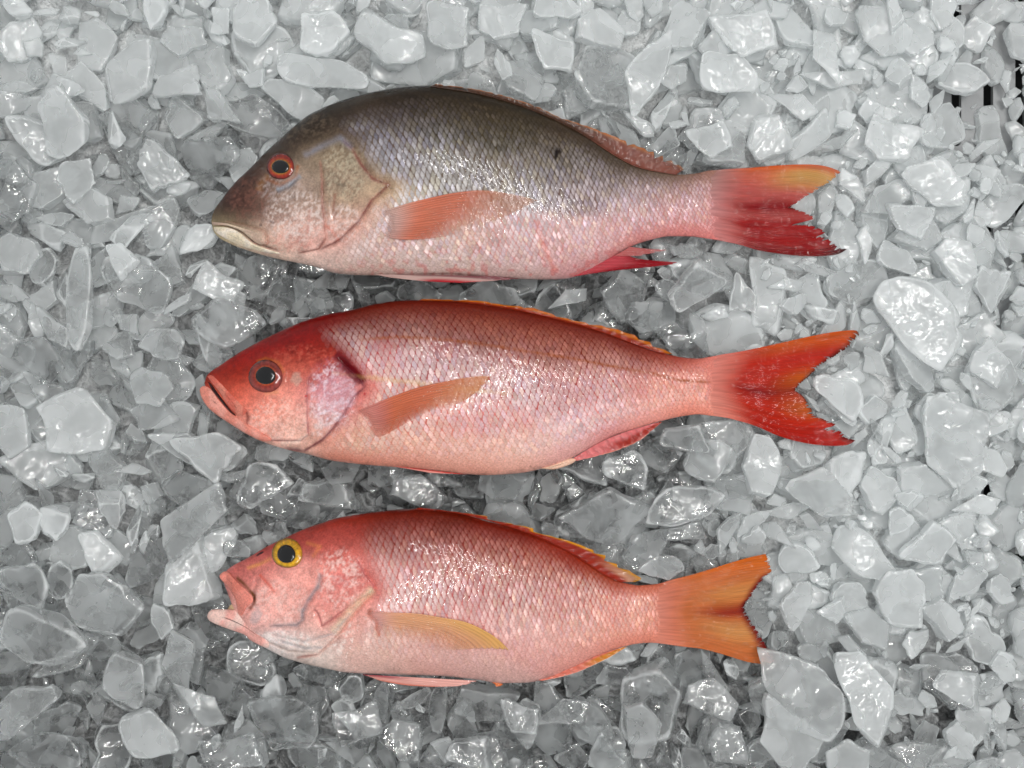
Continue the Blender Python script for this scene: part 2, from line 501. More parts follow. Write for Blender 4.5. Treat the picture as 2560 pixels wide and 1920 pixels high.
def build_scales(f, root, body):
    xg = np.linspace(f.x0, f.x1 + 40, 600)
    pitch = np.interp(xg, [p[0] for p in f.pitch], [p[1] for p in f.pitch])
    ug = np.r_[0, np.cumsum((xg[1:] - xg[:-1]) / ((pitch[1:] + pitch[:-1]) / 2))]
    hrow = f.rowh
    K = 0.86

    def to_px(u, v):
        x = np.interp(u, ug, xg); p = np.interp(x, xg, pitch)
        xx = np.clip(x, f.x0, f.x1)
        t = f.ytop(xx); b = f.ybot(xx); h = (b - t) / 2
        a = np.clip(v * p / (K * h), -1.45, 1.45)
        return x, (t + b) / 2 + h * np.sin(a), np.abs(v * p / (K * h))
    ni = int(ug[-1]); nj = int(220 * 1.4 / (pitch.min() * hrow))
    I, J = np.meshgrid(np.arange(ni), np.arange(-nj, nj + 1), indexing='ij')
    cu = I + 0.5 * (J % 2) + f.skew * J; cv = J * hrow
    cu = cu.ravel(); cv = cv.ravel()
    r2 = np.random.default_rng(f.seed)
    cu = cu + r2.normal(0, 0.06, cu.shape) + 0.35 * (vnoise(cu, cv, 9, 21) - .5); cv = cv + r2.normal(0, 0.045, cv.shape) + 0.35 * (vnoise(cu, cv, 11, 22) - .5)
    cx, cyy, aa = to_px(cu, cv)
    ok = (aa < 1.40) & inside(cx, cyy, f.scaled) & (cu > 0) & (cu < ug[-1])
    cu, cv, cx, cyy = cu[ok], cv[ok], cx[ok], cyy[ok]
    n = len(cu)
    # one scale: centre, inner ring, outer ring (a leaning diamond with rounded sides)
    na = 10
    ang = np.linspace(0, 2 * np.pi, na, endpoint=False)
    q = 1.25
    rad = (np.abs(np.cos(ang))**q + np.abs(np.sin(ang))**q)**(-1 / q)
    du = np.r_[0, .52 * f.inner[0] * rad * np.cos(ang), .535 * rad * np.cos(ang)]
    dv = np.r_[0, hrow * f.inner[1] * rad * np.sin(ang), hrow * 1.03 * rad * np.sin(ang)]
    U = cu[:, None] + du[None] + dv[None] * f.skew / hrow; Vv = cv[:, None] + dv[None]
    X, Y, A = to_px(U, Vv)
    tilt = (0.25 + 1.5 * du / 0.53)                      # rear edge lifted, front edge tucked in
    dome = np.r_[1.3, np.full(na, 1.05), np.full(na, 0.0)]
    Zp = surf(f, np.clip(X, f.x0, f.x1), Y) + f.lift * (tilt + dome)[None] * (0.1 + 0.9 * sstep(0, 40, pdist(X, Y, list(f.scaled) + [f.scaled[0]])[0]))
    P = pw(X, Y, Zp)
    net = f.tone(X, Y, base_colour(f, X, Y)); cen = base_colour(f, X, Y, f.csp, f.ccol, 60.0)
    j = r2.normal(0, 1, n)
    j = j * (1 + 1.6 * vnoise(cx, cyy, 60, 23))
    tint = np.exp(j * f.var)[:, None, None] * np.ones((1, 1, 3))
    hue = r2.random(n)
    tint = tint * np.where((hue < 0.18)[:, None, None], np.array(f.tintA), np.where((hue > 0.82)[:, None, None], np.array(f.tintB), 1.0))
    wc = np.r_[1.0, np.full(na, f.innerw), 0.42 * (1 + np.cos(ang - 0.5)) * 0.5]
    bd = pdist(X, Y, list(f.scaled) + [f.scaled[0]])[0]
    vis = np.clip(f.contrast(X, Y), 0, 1) * (0.10 + 0.90 * sstep(0, 48, bd)) * (0.62 + 0.5 * vnoise(X, Y, 70, 24)) * (0.8 + 0.35 * vnoise(X, Y, 9, 25))
    c = net + (cen * tint - net) * (wc[None] * vis)[..., None]
    edge = 1 - f.edge_dark * np.r_[np.zeros(1 + na), np.ones(na)]
    c = np.clip(c * edge[None, :, None], 0, 1)
    c = paint(f, X, Y, c)
    Fq = []
    for k in range(na):
        k2 = (k + 1) % na
        Fq.append((0, 1 + k2, 1 + k)); Fq.append((1 + k, 1 + k2, 1 + na + k2)); Fq.append((1 + k, 1 + na + k2, 1 + na + k))
    Fq = np.array(Fq)
    area = np.abs((X.max(1) - X.min(1)) * (Y.max(1) - Y.min(1)))
    flat = 1 - np.abs(A[:, 0]) / 1.5
    order = np.argsort(-(area * (0.6 + flat)))
    single = order[:300]; rest = order[300:]
    for k in single:
        mesh_obj('scale', P[k], Fq, SCALE, body, c[k])
    nv = 1 + 2 * na
    FF = (Fq[None] + (np.arange(len(rest)) * nv)[:, None, None]).reshape(-1, 3)
    o = mesh_obj('small_scales', P[rest].reshape(-1, 3), FF, SCALE, body, c[rest].reshape(-1, 3))
    o['kind'] = 'stuff'
    return n


def patch_fin(f, name, parent, base, tip, e0=None, e1=None, ns=90, nt=40, rays=22, zfn=None, cfn=None,
              alpha=None, rag=0.06, spikes=40, corr=1.0, thick=2.0, mat=None, tipsplit=None, seed=1):
    """a fin as a sheet of rays between its root line and its free edge"""
    s = np.linspace(0, 1, ns); t = np.linspace(0, 1, nt)
    B = curve(base, ns)
    if tipsplit:
        h = ns // 2
        C = np.r_[curve(tip[:tipsplit + 1], h), curve(tip[tipsplit:], ns - h)]
    else:
        C = curve(tip, ns)
    r3 = np.random.default_rng(seed)
    saw = np.abs(((s * spikes) % 1.0) - 0.5) * 2
    amp = rag * np.interp(s * spikes, np.arange(spikes + 2), r3.random(spikes + 2)**1.6)
    edge = np.clip(s / 0.03, 0, 1) * np.clip((1 - s) / 0.03, 0, 1)
    tend = 1 - amp * saw * edge
    E0 = curve(e0, nt) if e0 is not None else B[0] + (C[0] - B[0]) * t[:, None]
    E1 = curve(e1, nt) if e1 is not None else B[-1] + (C[-1] - B[-1]) * t[:, None]
    tt = t[None, :] * tend[:, None]; ss = np.repeat(s[:, None], nt, 1)
    def at(E, tq):
        return np.stack([np.interp(tq, t, E[:, 0]), np.interp(tq, t, E[:, 1])], -1)
    ruled = B[:, None] + (C - B)[:, None] * tt[..., None]
    d0 = at(E0, tt) - (B[0] + (C[0] - B[0]) * tt[..., None])
    d1 = at(E1, tt) - (B[-1] + (C[-1] - B[-1]) * tt[..., None])
    P = ruled + d0 * (1 - ss)[..., None] + d1 * ss[..., None]
    px, py = P[..., 0], P[..., 1]
    wob = (vnoise(px, py, 60, 7) - 0.5) * 3.0
    ridge = np.abs(np.sin(np.pi * rays * (ss + 0.006 * np.sin(9 * tt + 20 * ss))))
    z = zfn(px, py, ss, tt) + corr * ridge * (0.35 + 0.65 * (1 - tt)) + wob
    c = cfn(px, py, ss, tt)
    c = c * (0.88 + 0.2 * ridge)[..., None] * (0.85 + 0.3 * vnoise(ss * 400, tt * 40, 6, 2))[..., None]
    a = np.ones(px.shape) if alpha is None else alpha(ss, tt) * (0.80 + 0.3 * (1 - ridge))
    if name == 'pectoral_fin':
        a = a * (0.72 + 0.4 * ridge) * sstep(-0.02, 0.10, tt + 0.05 * (vnoise(px, py, 9, 3) - .5))
    Vt = pw(px, py, z).reshape(-1, 3); Vb = pw(px, py, z - thick * (1 - 0.7 * tt)).reshape(-1, 3)
    F = grid_faces(ns, nt)
    n = len(Vt)
    rim = np.r_[np.arange(nt), (np.arange(1, ns) * nt + nt - 1), ((ns - 1) * nt + np.arange(nt - 2, -1, -1)), (np.arange(ns - 2, 0, -1) * nt)]
    r2_ = np.roll(rim, -1)
    Fr = np.c_[rim, rim + n, r2_ + n, r2_]
    c4 = np.concatenate([np.clip(c, 0, 1), np.clip(a, 0, 1)[..., None]], -1).reshape(-1, 4)
    return mesh_obj(name, np.r_[Vt, Vb], np.r_[F[:, ::-1], F + n, Fr].astype(int), mat or FIN, parent, np.r_[c4, c4])


def pillow(f, name, parent, poly, zfn, puff, cfn, mat=None, power=0.5, n=70, rings=14):
    """a rounded solid over an outline (jaws, lips, flaps): rings shrinking towards a middle line"""
    C = curve(list(poly) + [poly[0]], n + 1)[:-1]
    ctr = C.mean(0)
    d = C - ctr
    u_, s_, vt = np.linalg.svd(d - d.mean(0), full_matrices=False)
    ax = vt[0]
    al = d @ ax
    # each rim point shrinks towards a short spine along the long axis
    spine = ctr + np.outer(np.clip(al, np.percentile(al, 22), np.percentile(al, 78)), ax)
    # keep the spine inside by following the local middle
    for k in range(n):
        m = np.abs(al - np.clip(al[k], np.percentile(al, 22), np.percentile(al, 78))) < (al.max() - al.min()) * 0.08
        spine[k] = spine[k] * 0.35 + C[m].mean(0) * 0.65
    r = np.linspace(0, 1, rings)
    PX = C[None, :, 0] + (spine - C)[None, :, 0] * r[:, None]; PY = C[None, :, 1] + (spine - C)[None, :, 1] * r[:, None]
    hgt = puff * (1 - (1 - r)**2)**power
    zt = zfn(PX, PY) + hgt[:, None]; zb = zfn(PX, PY) - hgt[:, None] * 0.8
    c = np.clip(cfn(PX, PY), 0, 1)
    V = np.r_[pw(PX, PY, zt).reshape(-1, 3), pw(PX, PY, zb).reshape(-1, 3)]
    F = grid_faces(rings, n, True); m_ = rings * n
    cc = np.r_[c.reshape(-1, 3), c.reshape(-1, 3)]
    # close the seam along the middle line by fan faces
    seam = np.arange(n) + (rings - 1) * n
    fan = [tuple(seam), tuple((seam + m_)[::-1])]
    faces = [tuple(x) for x in np.r_[F[:, ::-1], F + m_]] + fan
    a = np.array(C); area = np.sum(a[:, 0] * np.roll(a[:, 1], -1) - np.roll(a[:, 0], -1) * a[:, 1])
    o = mesh_obj(name, V, faces, mat or SKIN, parent, cc)
    return o


def build_eye(f, root):
    ex, ey, ro, rp_x, rp_y, (ox, oy), cols = f.eye
    z0 = float(surf(f, np.array([ex]), np.array([ey]))[0])
    t_, b_ = float(f.ytop(np.array([ex]))[0]), float(f.ybot(np.array([ex]))[0])
    eps = 12.0
    gx = float((surf(f, np.array([ex + ro]), np.array([ey]), False) - surf(f, np.array([ex - ro]), np.array([ey]), False))[0]) / (2 * ro)
    gy = float((surf(f, np.array([ex]), np.array([ey + ro]), False) - surf(f, np.array([ex]), np.array([ey - ro]), False))[0]) / (2 * ro)
    na, nr = 64, 26

    def dome(name, parent, cx, cy_, rx, ry, h, lift, cfun, r0=0.0):
        a = np.linspace(0, 2 * np.pi, na, endpoint=False); r = np.linspace(1, r0, nr)
        R, A = np.meshgrid(r, a, indexing='ij')
        wob = 1 + 0.025 * np.sin(2 * A + 1) + 0.02 * np.sin(3 * A)
        X = cx + rx * R * np.cos(A) * wob; Y = cy_ + ry * R * np.sin(A) * wob
        Z = z0 + gx * (X - ex) * 0.7 + gy * (Y - ey) * 0.7 + lift + h * np.sqrt(np.clip(1 - (R * 0.98)**2, 0, 1))
        V = pw(X, Y, Z).reshape(-1, 3); F = grid_faces(nr, na, True)
        return mesh_obj(name, V, np.ascontiguousarray(F[:, ::-1]), EYE, parent, cfun(R, A, X, Y).reshape(-1, 3))
    C = [lin(c) for c in cols]

    def iris(R, A, X, Y):
        d = np.hypot((X - ex - ox) / rp_x, (Y - ey - oy) / rp_y)
        c = C[0] + (C[1] - C[0]) * sstep(1.0, 1.22, d)[..., None]
        c = c + (C[2] - c) * sstep(1.20, 1.55, d)[..., None]
        c = c + (C[3] - c) * sstep(0.80, 1.0, R)[..., None]
        streak_shade = 0.42 + 0.55 * vnoise(A * 20, R * 10, 1.7, 4) + 0.12 * np.sin(A)  # iris streaks; sine term darkens the upper rim as eyelid shade
        return np.clip(c * streak_shade[..., None], 0, 1)
    e = dome('eye', root, ex, ey, ro, ro * 0.97, ro * 0.46, 2.0, iris)
    dome('pupil', e, ex + ox, ey + oy, rp_x, rp_y, ro * 0.24, 2.0 + ro * 0.36,
         lambda R, A, X, Y: np.ones(R.shape + (1,)) * lin((6, 6, 9)))
    return e


THICK = [(0, .03), (.025, .24), (.06, .42), (.12, .62), (.2, .82), (.3, .96), (.4, 1.0), (.55, .93), (.7, .70), (.82, .42), (.92, .25), (.965, .185), (.988, .11), (1.0, .02)]

# ---- fish 1: brown back
A = Fish(); A.seed = 1; A.sat = 1.18; A.dk = 0.30
A.top = [(528, 552), (532, 534), (550, 504), (584, 460), (625, 420), (662, 382), (702, 345), (736, 315), (773, 286), (804, 271), (854, 251), (922, 232), (972, 222),
         (1016, 216), (1074, 213), (1140, 217), (1235, 240), (1289, 256), (1350, 278), (1420, 310), (1480, 344), (1535, 383), (1589, 413), (1640, 427), (1707, 436), (1740, 433), (1775, 426), (1812, 424)]
A.bot = [(528, 552), (531, 568), (536, 582), (574, 609), (618, 626), (675, 643), (736, 656), (787, 667), (838, 683), (888, 688), (939, 689), (1100, 692), (1235, 695), (1302, 698), (1370, 699), (1414, 697),
         (1471, 677), (1522, 649), (1573, 619), (1623, 601), (1674, 591), (1720, 591), (1770, 597), (1812, 603)]
A.thick = THICK; A.tmax = 96
A.colours = [(1000, 235, (54, 42, 30)), (1150, 235, (56, 44, 32)), (1300, 270, (60, 48, 34)), (1450, 340, (76, 60, 46)), (1560, 400, (80, 66, 50)), (1650, 440, (108, 92, 74)), (1720, 450, (124, 103, 90)),
             (950, 290, (80, 66, 54)), (1100, 300, (74, 62, 44)), (1250, 330, (78, 66, 44)), (1400, 400, (86, 72, 56)), (1540, 450, (104, 86, 74)),
             (1000, 400, (112, 92, 84)), (1150, 420, (110, 92, 76)), (1300, 450, (112, 92, 80)), (1450, 480, (124, 98, 92)), (1600, 500, (176, 138, 134)), (1700, 500, (184, 132, 128)), (1790, 500, (200, 138, 136)),
             (950, 560, (206, 160, 150)), (1150, 580, (206, 160, 150)), (1300, 600, (205, 152, 148)), (1450, 600, (210, 160, 156)), (1600, 560, (206, 142, 138)), (1700, 560, (206, 130, 126)),
             (900, 650, (206, 178, 168)), (1100, 660, (207, 182, 174)), (1300, 680, (202, 172, 167)), (1450, 660, (198, 150, 150)),
             (560, 520, (68, 38, 36)), (620, 450, (76, 48, 38)), (700, 362, (66, 48, 38)), (780, 310, (56, 44, 34)), (850, 280, (56, 45, 34)), (640, 490, (96, 58, 48)), (610, 540, (92, 52, 50)), (560, 548, (70, 42, 42)),
             (700, 500, (150, 126, 112)), (740, 470, (168, 148, 138)), (780, 420, (148, 130, 114)), (760, 540, (188, 160, 150)), (850, 400, (150, 132, 112)), (880, 460, (160, 142, 128)), (850, 500, (164, 140, 118)),
             (840, 560, (208, 168, 158)), (720, 590, (217, 174, 164)), (800, 610, (222, 174, 164)), (650, 595, (216, 184, 170)), (610, 605, (214, 198, 174)), (550, 580, (208, 194, 156)), (700, 640, (218, 195, 180)), (800, 660, (217, 197, 188)),
             (900, 330, (110, 92, 80)), (940, 480, (190, 165, 140)), (930, 540, (215, 180, 165)), (1790, 440, (164, 120, 108)), (1790, 580, (206, 130, 126))]
A.csp = np.array([(1000, 250), (1200, 270), (1400, 330), (1600, 430), (1000, 310), (1200, 330), (1400, 400), (950, 380), (1100, 400), (1250, 420), (1400, 450), (1600, 490), (1750, 490), (950, 480), (1150, 500), (1300, 520), (1500, 530), (1000, 640), (1200, 650), (1400, 640), (1700, 560)], float)
A.ccol = lin([(66, 54, 38), (70, 58, 40), (82, 70, 52), (122, 108, 98), (104, 92, 90), (100, 86, 72), (118, 106, 96), (180, 178, 188), (184, 182, 182), (172, 170, 168), (176, 170, 174), (214, 206, 212), (214, 190, 192),
              (220, 218, 222), (218, 214, 212), (216, 208, 212), (224, 208, 212), (226, 208, 206), (226, 208, 206), (224, 200, 200), (222, 184, 184)])
A.scaled = [(905, 262), (1020, 222), (1150, 222), (1300, 262), (1440, 325), (1560, 408), (1700, 442), (1795, 432), (1800, 590), (1690, 585), (1600, 602), (1500, 655), (1400, 692), (1200, 690), (900, 682), (838, 665), (850, 620), (905, 560), (945, 500), (985, 462), (940, 442), (912, 405), (890, 365), (858, 335), (840, 300)]
A.pitch = [(500, 14.5), (1000, 14.5), (1500, 12.2), (1800, 9.5)]; A.rowh = 0.92; A.skew = 0.20; A.inner = (0.50, 0.62); A.innerw = 0.9; A.lift = 0.24
A.var = 0.11; A.tintA = (1.0, 0.97, 0.84); A.tintB = (0.95, 0.95, 1.05); A.edge_dark = 0.14
A.contrast = lambda x, y: 0.95 - 0.35 * sstep(600, 680, y)
A.eye = (702, 416, 35, 21, 17, (-1, 1), [(168, 116, 40), (176, 62, 22), (150, 32, 18), (84, 24, 18)])
A.flaps = [([(851, 345), (881, 372), (902, 410), (932, 447), (972, 462), (929, 501), (898, 551), (848, 600), (797, 626)], 5.0, 5.0, 11),
           ([(800, 396), (805, 450), (805, 501), (809, 545), (814, 595), (797, 622), (740, 634)], 2.5, 2.5, 8),
           ([(560, 553), (618, 566), (662, 580), (667, 612), (640, 608)], 2.0, 3.0, 7)]
A.grooves = [([(528, 558), (567, 563), (601, 578), (635, 605), (659, 614), (702, 629)], 4.5, 4), ([(835, 470), (830, 520), (836, 560)], 2, 5), ([(690, 470), (730, 455), (752, 430)], 2.5, 5)]
A.bulges = [(760, 560, 50, 60, 5), (965, 560, 40, 50, 6)]
A.lines = [(A.grooves[0][0], 3.2, (70, 45, 42), 0.9), (A.flaps[0][0], 4.5, (128, 66, 60), 0.8), (A.flaps[1][0], 3.5, (150, 92, 82), 0.7), (A.flaps[2][0], 3.0, (150, 110, 96), 0.5),
           ([(755, 392), (800, 368), (850, 345), (885, 372)], 8, (128, 128, 140), 0.65), ([(690, 476), (722, 462), (752, 436)], 7, (150, 158, 170), 0.75), ([(690, 482), (722, 469), (748, 446)], 3, (60, 50, 52), 0.55),
           ([(838, 480), (833, 520), (838, 552)], 3.5, (150, 95, 80), 0.6), ([(775, 520), (772, 560), (768, 585)], 3, (185, 120, 110), 0.5), ([(812, 560), (832, 580), (848, 602)], 4, (195, 95, 70), 0.5),
           ([(940, 690), (1020, 686), (1130, 684), (1230, 692)], 4, (90, 50, 48), 0.8), ([(645, 478), (655, 455), (672, 437)], 8, (150, 98, 40), 0.5), ([(660, 445), (700, 462), (740, 440), (745, 410)], 5, (150, 80, 30), 0.6),
           ([(1340, 545), (1350, 590), (1370, 640), (1390, 680)], 7, (205, 95, 75), 0.45), ([(960, 505), (985, 530), (988, 570), (978, 600)], 5, (150, 92, 55), 0.55)]  # last line paints the axil shading ahead of the pectoral root
A.blots = [(1391, 384, 5, 15, 0.15, (18, 10, 10), 0.95), (1399, 378, 4, 8, 0, (25, 14, 12), 0.9), (855, 462, 14, 4, 0.1, (60, 50, 45), 0.6), (680, 555, 8, 4, 0.6, (60, 45, 50), 0.55), (652, 562, 4, 3, 0, (60, 45, 50), 0.5), (608, 465, 4, 2.5, -0.8, (30, 18, 16), .8)]


def toneA(px, py, c):
    n = vnoise(px, py, 11, 8); m = sstep(560, 640, py) * sstep(1000, 1300, px + 250)
    red = sstep(0.60, 0.80, n) * m * 0.55
    c = c + (lin((196, 96, 92)) - c) * red[..., None]
    # thin lengthwise stripes on the back
    st = np.sin((py - 0.22 * (px - 1100)) / 4.2) * sstep(420, 330, py) * sstep(930, 1040, px)
    return np.clip(c * (1 + 0.16 * st)[..., None], 0, 1)


A.tone = toneA

A.specks = [(860, 430, 60, 80, 6, (196, 184, 160), 0.55), (850, 480, 60, 70, 4.5, (92, 74, 58), 0.5), (740, 540, 80, 70, 6, (232, 214, 208), 0.7), (700, 470, 60, 40, 5, (186, 172, 170), 0.5), (860, 560, 50, 50, 6, (236, 220, 216), 0.6), (620, 500, 60, 60, 7, (130, 84, 72), 0.5), (960, 560, 40, 60, 6, (240, 225, 220), 0.6), (780, 330, 80, 50, 6, (96, 80, 64), 0.6), (700, 610, 90, 25, 7, (206, 120, 108), 0.4)]

# ---- fish 2: red back, closed dark-eyed head
B = Fish(); B.seed = 2; B.sat = 1.2; B.dk = 0.28
B.top = [(511, 958), (516, 941), (525, 931), (555, 910), (600, 880), (649, 853), (706, 825), (766, 800), (826, 784), (872, 776), (932, 761), (992, 752), (1037, 750), (1120, 750), (1200, 759), (1291, 773), (1321, 780), (1381, 794), (1441, 809),
         (1502, 828), (1562, 850), (1622, 873), (1680, 888), (1720, 895), (1745, 896), (1774, 892), (1808, 887)]
B.bot = [(511, 958), (520, 985), (545, 1020), (585, 1062), (616, 1084), (661, 1106), (721, 1125), (766, 1135), (826, 1151), (902, 1161), (962, 1166), (1082, 1176), (1140, 1183), (1216, 1188), (1291, 1184), (1351, 1173), (1405, 1157), (1472, 1122), (1532, 1091), (1592, 1071), (1652, 1053), (1716, 1039), (1745, 1036), (1774, 1039), (1808, 1043)]
B.thick = THICK; B.tmax = 90
B.colours = [(950, 780, (112, 34, 20)), (1100, 780, (106, 30, 18)), (1250, 800, (106, 32, 20)), (1400, 840, (116, 36, 24)), (1550, 880, (128, 42, 30)), (1650, 910, (160, 68, 56)), (1000, 815, (112, 38, 24)), (1200, 835, (114, 40, 28)), (1400, 872, (128, 48, 36)),
             (950, 880, (190, 100, 100)), (1100, 900, (168, 84, 84)), (1250, 940, (168, 84, 84)), (1400, 980, (176, 90, 88)), (1550, 970, (190, 96, 92)), (1680, 960, (212, 120, 108)), (1720, 1000, (220, 142, 126)), (1780, 960, (208, 128, 118)),
             (850, 1110, (215, 146, 130)), (1000, 1120, (224, 158, 142)), (1150, 1150, (224, 165, 150)), (1300, 1130, (228, 176, 162)), (1400, 1110, (222, 170, 165)), (1500, 1060, (214, 146, 142)), (1600, 1030, (220, 152, 142)), (1250, 1050, (205, 120, 115)), (1050, 1040, (205, 122, 112)),
             (530, 930, (150, 40, 26)), (600, 890, (156, 20, 10)), (700, 850, (146, 10, 4)), (800, 815, (136, 20, 10)), (750, 880, (160, 36, 24)), (590, 940, (172, 56, 40)), (600, 990, (205, 96, 80)), (650, 1010, (236, 146, 130)), (720, 1000, (240, 166, 152)), (740, 930, (200, 110, 92)), (700, 1060, (246, 180, 166)),
             (620, 1060, (240, 164, 150)), (740, 1085, (228, 186, 170)), (800, 960, (205, 128, 128)), (840, 1000, (206, 150, 152)), (800, 1040, (206, 162, 158)), (800, 900, (160, 60, 50)), (720, 1115, (224, 184, 172)), (540, 1000, (205, 108, 92)), (860, 850, (136, 46, 36)), (900, 1010, (208, 120, 108))]
B.csp = np.array([(950, 790), (1200, 790), (1400, 830), (1600, 880), (1000, 820), (1200, 840), (1400, 870), (950, 880), (1100, 910), (1300, 930), (1500, 970), (1700, 930), (1000, 1000), (1200, 1050), (1400, 1020), (900, 1100), (1100, 1130), (1300, 1130), (1500, 1060), (1700, 1000), (1290, 850), (1450, 885)], float)
B.ccol = lin([(138, 62, 40), (134, 58, 38), (144, 66, 44), (172, 88, 70), (150, 74, 52), (156, 80, 60), (178, 100, 82), (232, 208, 208), (230, 212, 214), (228, 212, 214), (232, 212, 212), (228, 176, 166), (234, 204, 198), (232, 212, 212), (232, 208, 208), (232, 200, 185), (236, 202, 190), (238, 206, 196), (228, 200, 204), (236, 190, 180), (186, 116, 98), (206, 150, 138)])
B.scaled = [(850, 795), (930, 768), (1050, 755), (1200, 764), (1350, 792), (1500, 832), (1620, 876), (1700, 896), (1790, 895), (1800, 1034), (1720, 1030), (1640, 1050), (1560, 1075), (1450, 1125), (1350, 1165), (1210, 1182), (1080, 1170), (900, 1155), (790, 1136), (830, 1085), (868, 1033), (905, 990), (925, 965), (905, 945), (872, 912), (848, 885), (800, 850), (790, 820)]
B.pitch = [(500, 16), (1000, 15.8), (1400, 13.8), (1800, 9.5)]; B.rowh = 0.90; B.skew = 0.18; B.inner = (0.66, 0.72); B.innerw = 0.95; B.lift = 0.24
B.var = 0.07; B.tintA = (1.01, 0.98, 0.90); B.tintB = (0.94, 0.95, 1.04); B.edge_dark = 0.06
B.contrast = lambda x, y: 0.95 - 0.35 * sstep(1090, 1170, y)
B.eye = (665, 941, 43, 24.5, 22.5, (-1, -2), [(188, 74, 30), (150, 40, 24), (156, 62, 54), (120, 42, 36)])
B.flaps = [([(835, 889), (866, 919), (902, 952), (911, 969), (884, 991), (860, 1033), (829, 1075), (805, 1100), (760, 1128), (700, 1118)], 5.0, 5.0, 11),
           ([(775, 935), (770, 965), (768, 991), (768, 1036), (771, 1087), (751, 1101), (661, 1101)], 3.0, 3.0, 8)]
B.grooves = [([(615, 1028), (620, 1045), (616, 1062)], 3, 4), ([(660, 880), (710, 905), (722, 945), (700, 985)], 2.0, 7)]
B.bulges = [(720, 1040, 50, 50, 5), (925, 1050, 30, 50, 6)]
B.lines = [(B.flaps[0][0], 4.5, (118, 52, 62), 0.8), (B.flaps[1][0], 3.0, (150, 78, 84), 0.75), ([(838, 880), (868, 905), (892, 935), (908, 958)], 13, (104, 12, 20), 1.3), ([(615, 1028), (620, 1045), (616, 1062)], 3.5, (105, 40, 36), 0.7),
           ([(870, 852), (992, 842), (1080, 846), (1170, 855), (1291, 874), (1441, 898), (1532, 916), (1622, 932), (1700, 951), (1800, 957)], 3.6, (142, 72, 34), 0.85),
           ([(640, 905), (665, 896), (695, 905), (712, 935)], 4, (190, 120, 40), 0.35), ([(660, 985), (700, 980)], 6, (225, 150, 110), 0.5), ([(893, 1021), (926, 1040), (944, 1085)], 6, (190, 90, 70), 0.5), ([(700, 1108), (745, 1104), (772, 1086)], 5, (238, 214, 200), 0.6)]
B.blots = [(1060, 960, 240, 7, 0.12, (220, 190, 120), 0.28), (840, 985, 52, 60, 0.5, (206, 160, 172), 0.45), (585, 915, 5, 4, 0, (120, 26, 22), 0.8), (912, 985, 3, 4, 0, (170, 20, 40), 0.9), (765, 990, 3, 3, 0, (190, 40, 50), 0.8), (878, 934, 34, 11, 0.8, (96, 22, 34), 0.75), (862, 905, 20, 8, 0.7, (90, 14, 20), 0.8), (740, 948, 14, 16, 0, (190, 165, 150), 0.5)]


def toneB(px, py, c):
    # back is red down to the lateral line
    ll = np.interp(px, [600, 780, 870, 992, 1080, 1291, 1441, 1622, 1800], [780, 815, 846, 838, 843, 870, 892, 925, 940])
    k = sstep(10, -14, py - ll) * sstep(840, 900, px) * sstep(1780, 1500, px)
    c = c + (lin((106, 30, 18)) - c) * (0.8 * k)[..., None]
    return c


B.tone = toneB

B.specks = [(830, 985, 62, 85, 6.5, (240, 226, 236), 0.85), (835, 950, 60, 60, 5, (150, 60, 86), 0.55), (810, 1050, 50, 50, 7, (238, 216, 214), 0.6), (700, 1050, 80, 60, 6, (252, 206, 192), 0.6), (660, 1080, 70, 30, 7, (240, 196, 186), 0.5), (760, 900, 90, 40, 6, (206, 96, 78), 0.5), (900, 1080, 50, 70, 8, (244, 206, 196), 0.5), (930, 1050, 24, 40, 6, (248, 214, 204), 0.5)]

# ---- fish 3: pink, yellow eye, open mouth
C_ = Fish(); C_.seed = 3; C_.sat = 1.15; C_.dk = 0.18
C_.top = [(556, 1448), (562, 1432), (572, 1421), (620, 1394), (669, 1365), (711, 1345), (756, 1324), (801, 1308), (846, 1294), (907, 1284), (967, 1276), (1027, 1272), (1072, 1273), (1140, 1281), (1217, 1302), (1281, 1318), (1341, 1339), (1401, 1366), (1461, 1401), (1507, 1433), (1552, 1454), (1597, 1463), (1640, 1460), (1672, 1452)]
C_.bot = [(556, 1448), (575, 1500), (594, 1548), (626, 1597), (669, 1623), (711, 1644), (771, 1662), (831, 1675), (862, 1681), (960, 1686), (1100, 1690), (1190, 1699), (1250, 1708), (1311, 1707), (1356, 1700), (1431, 1671), (1492, 1641), (1537, 1623), (1567, 1615), (1589, 1610), (1626, 1607), (1672, 1611)]
C_.thick = THICK; C_.tmax = 92
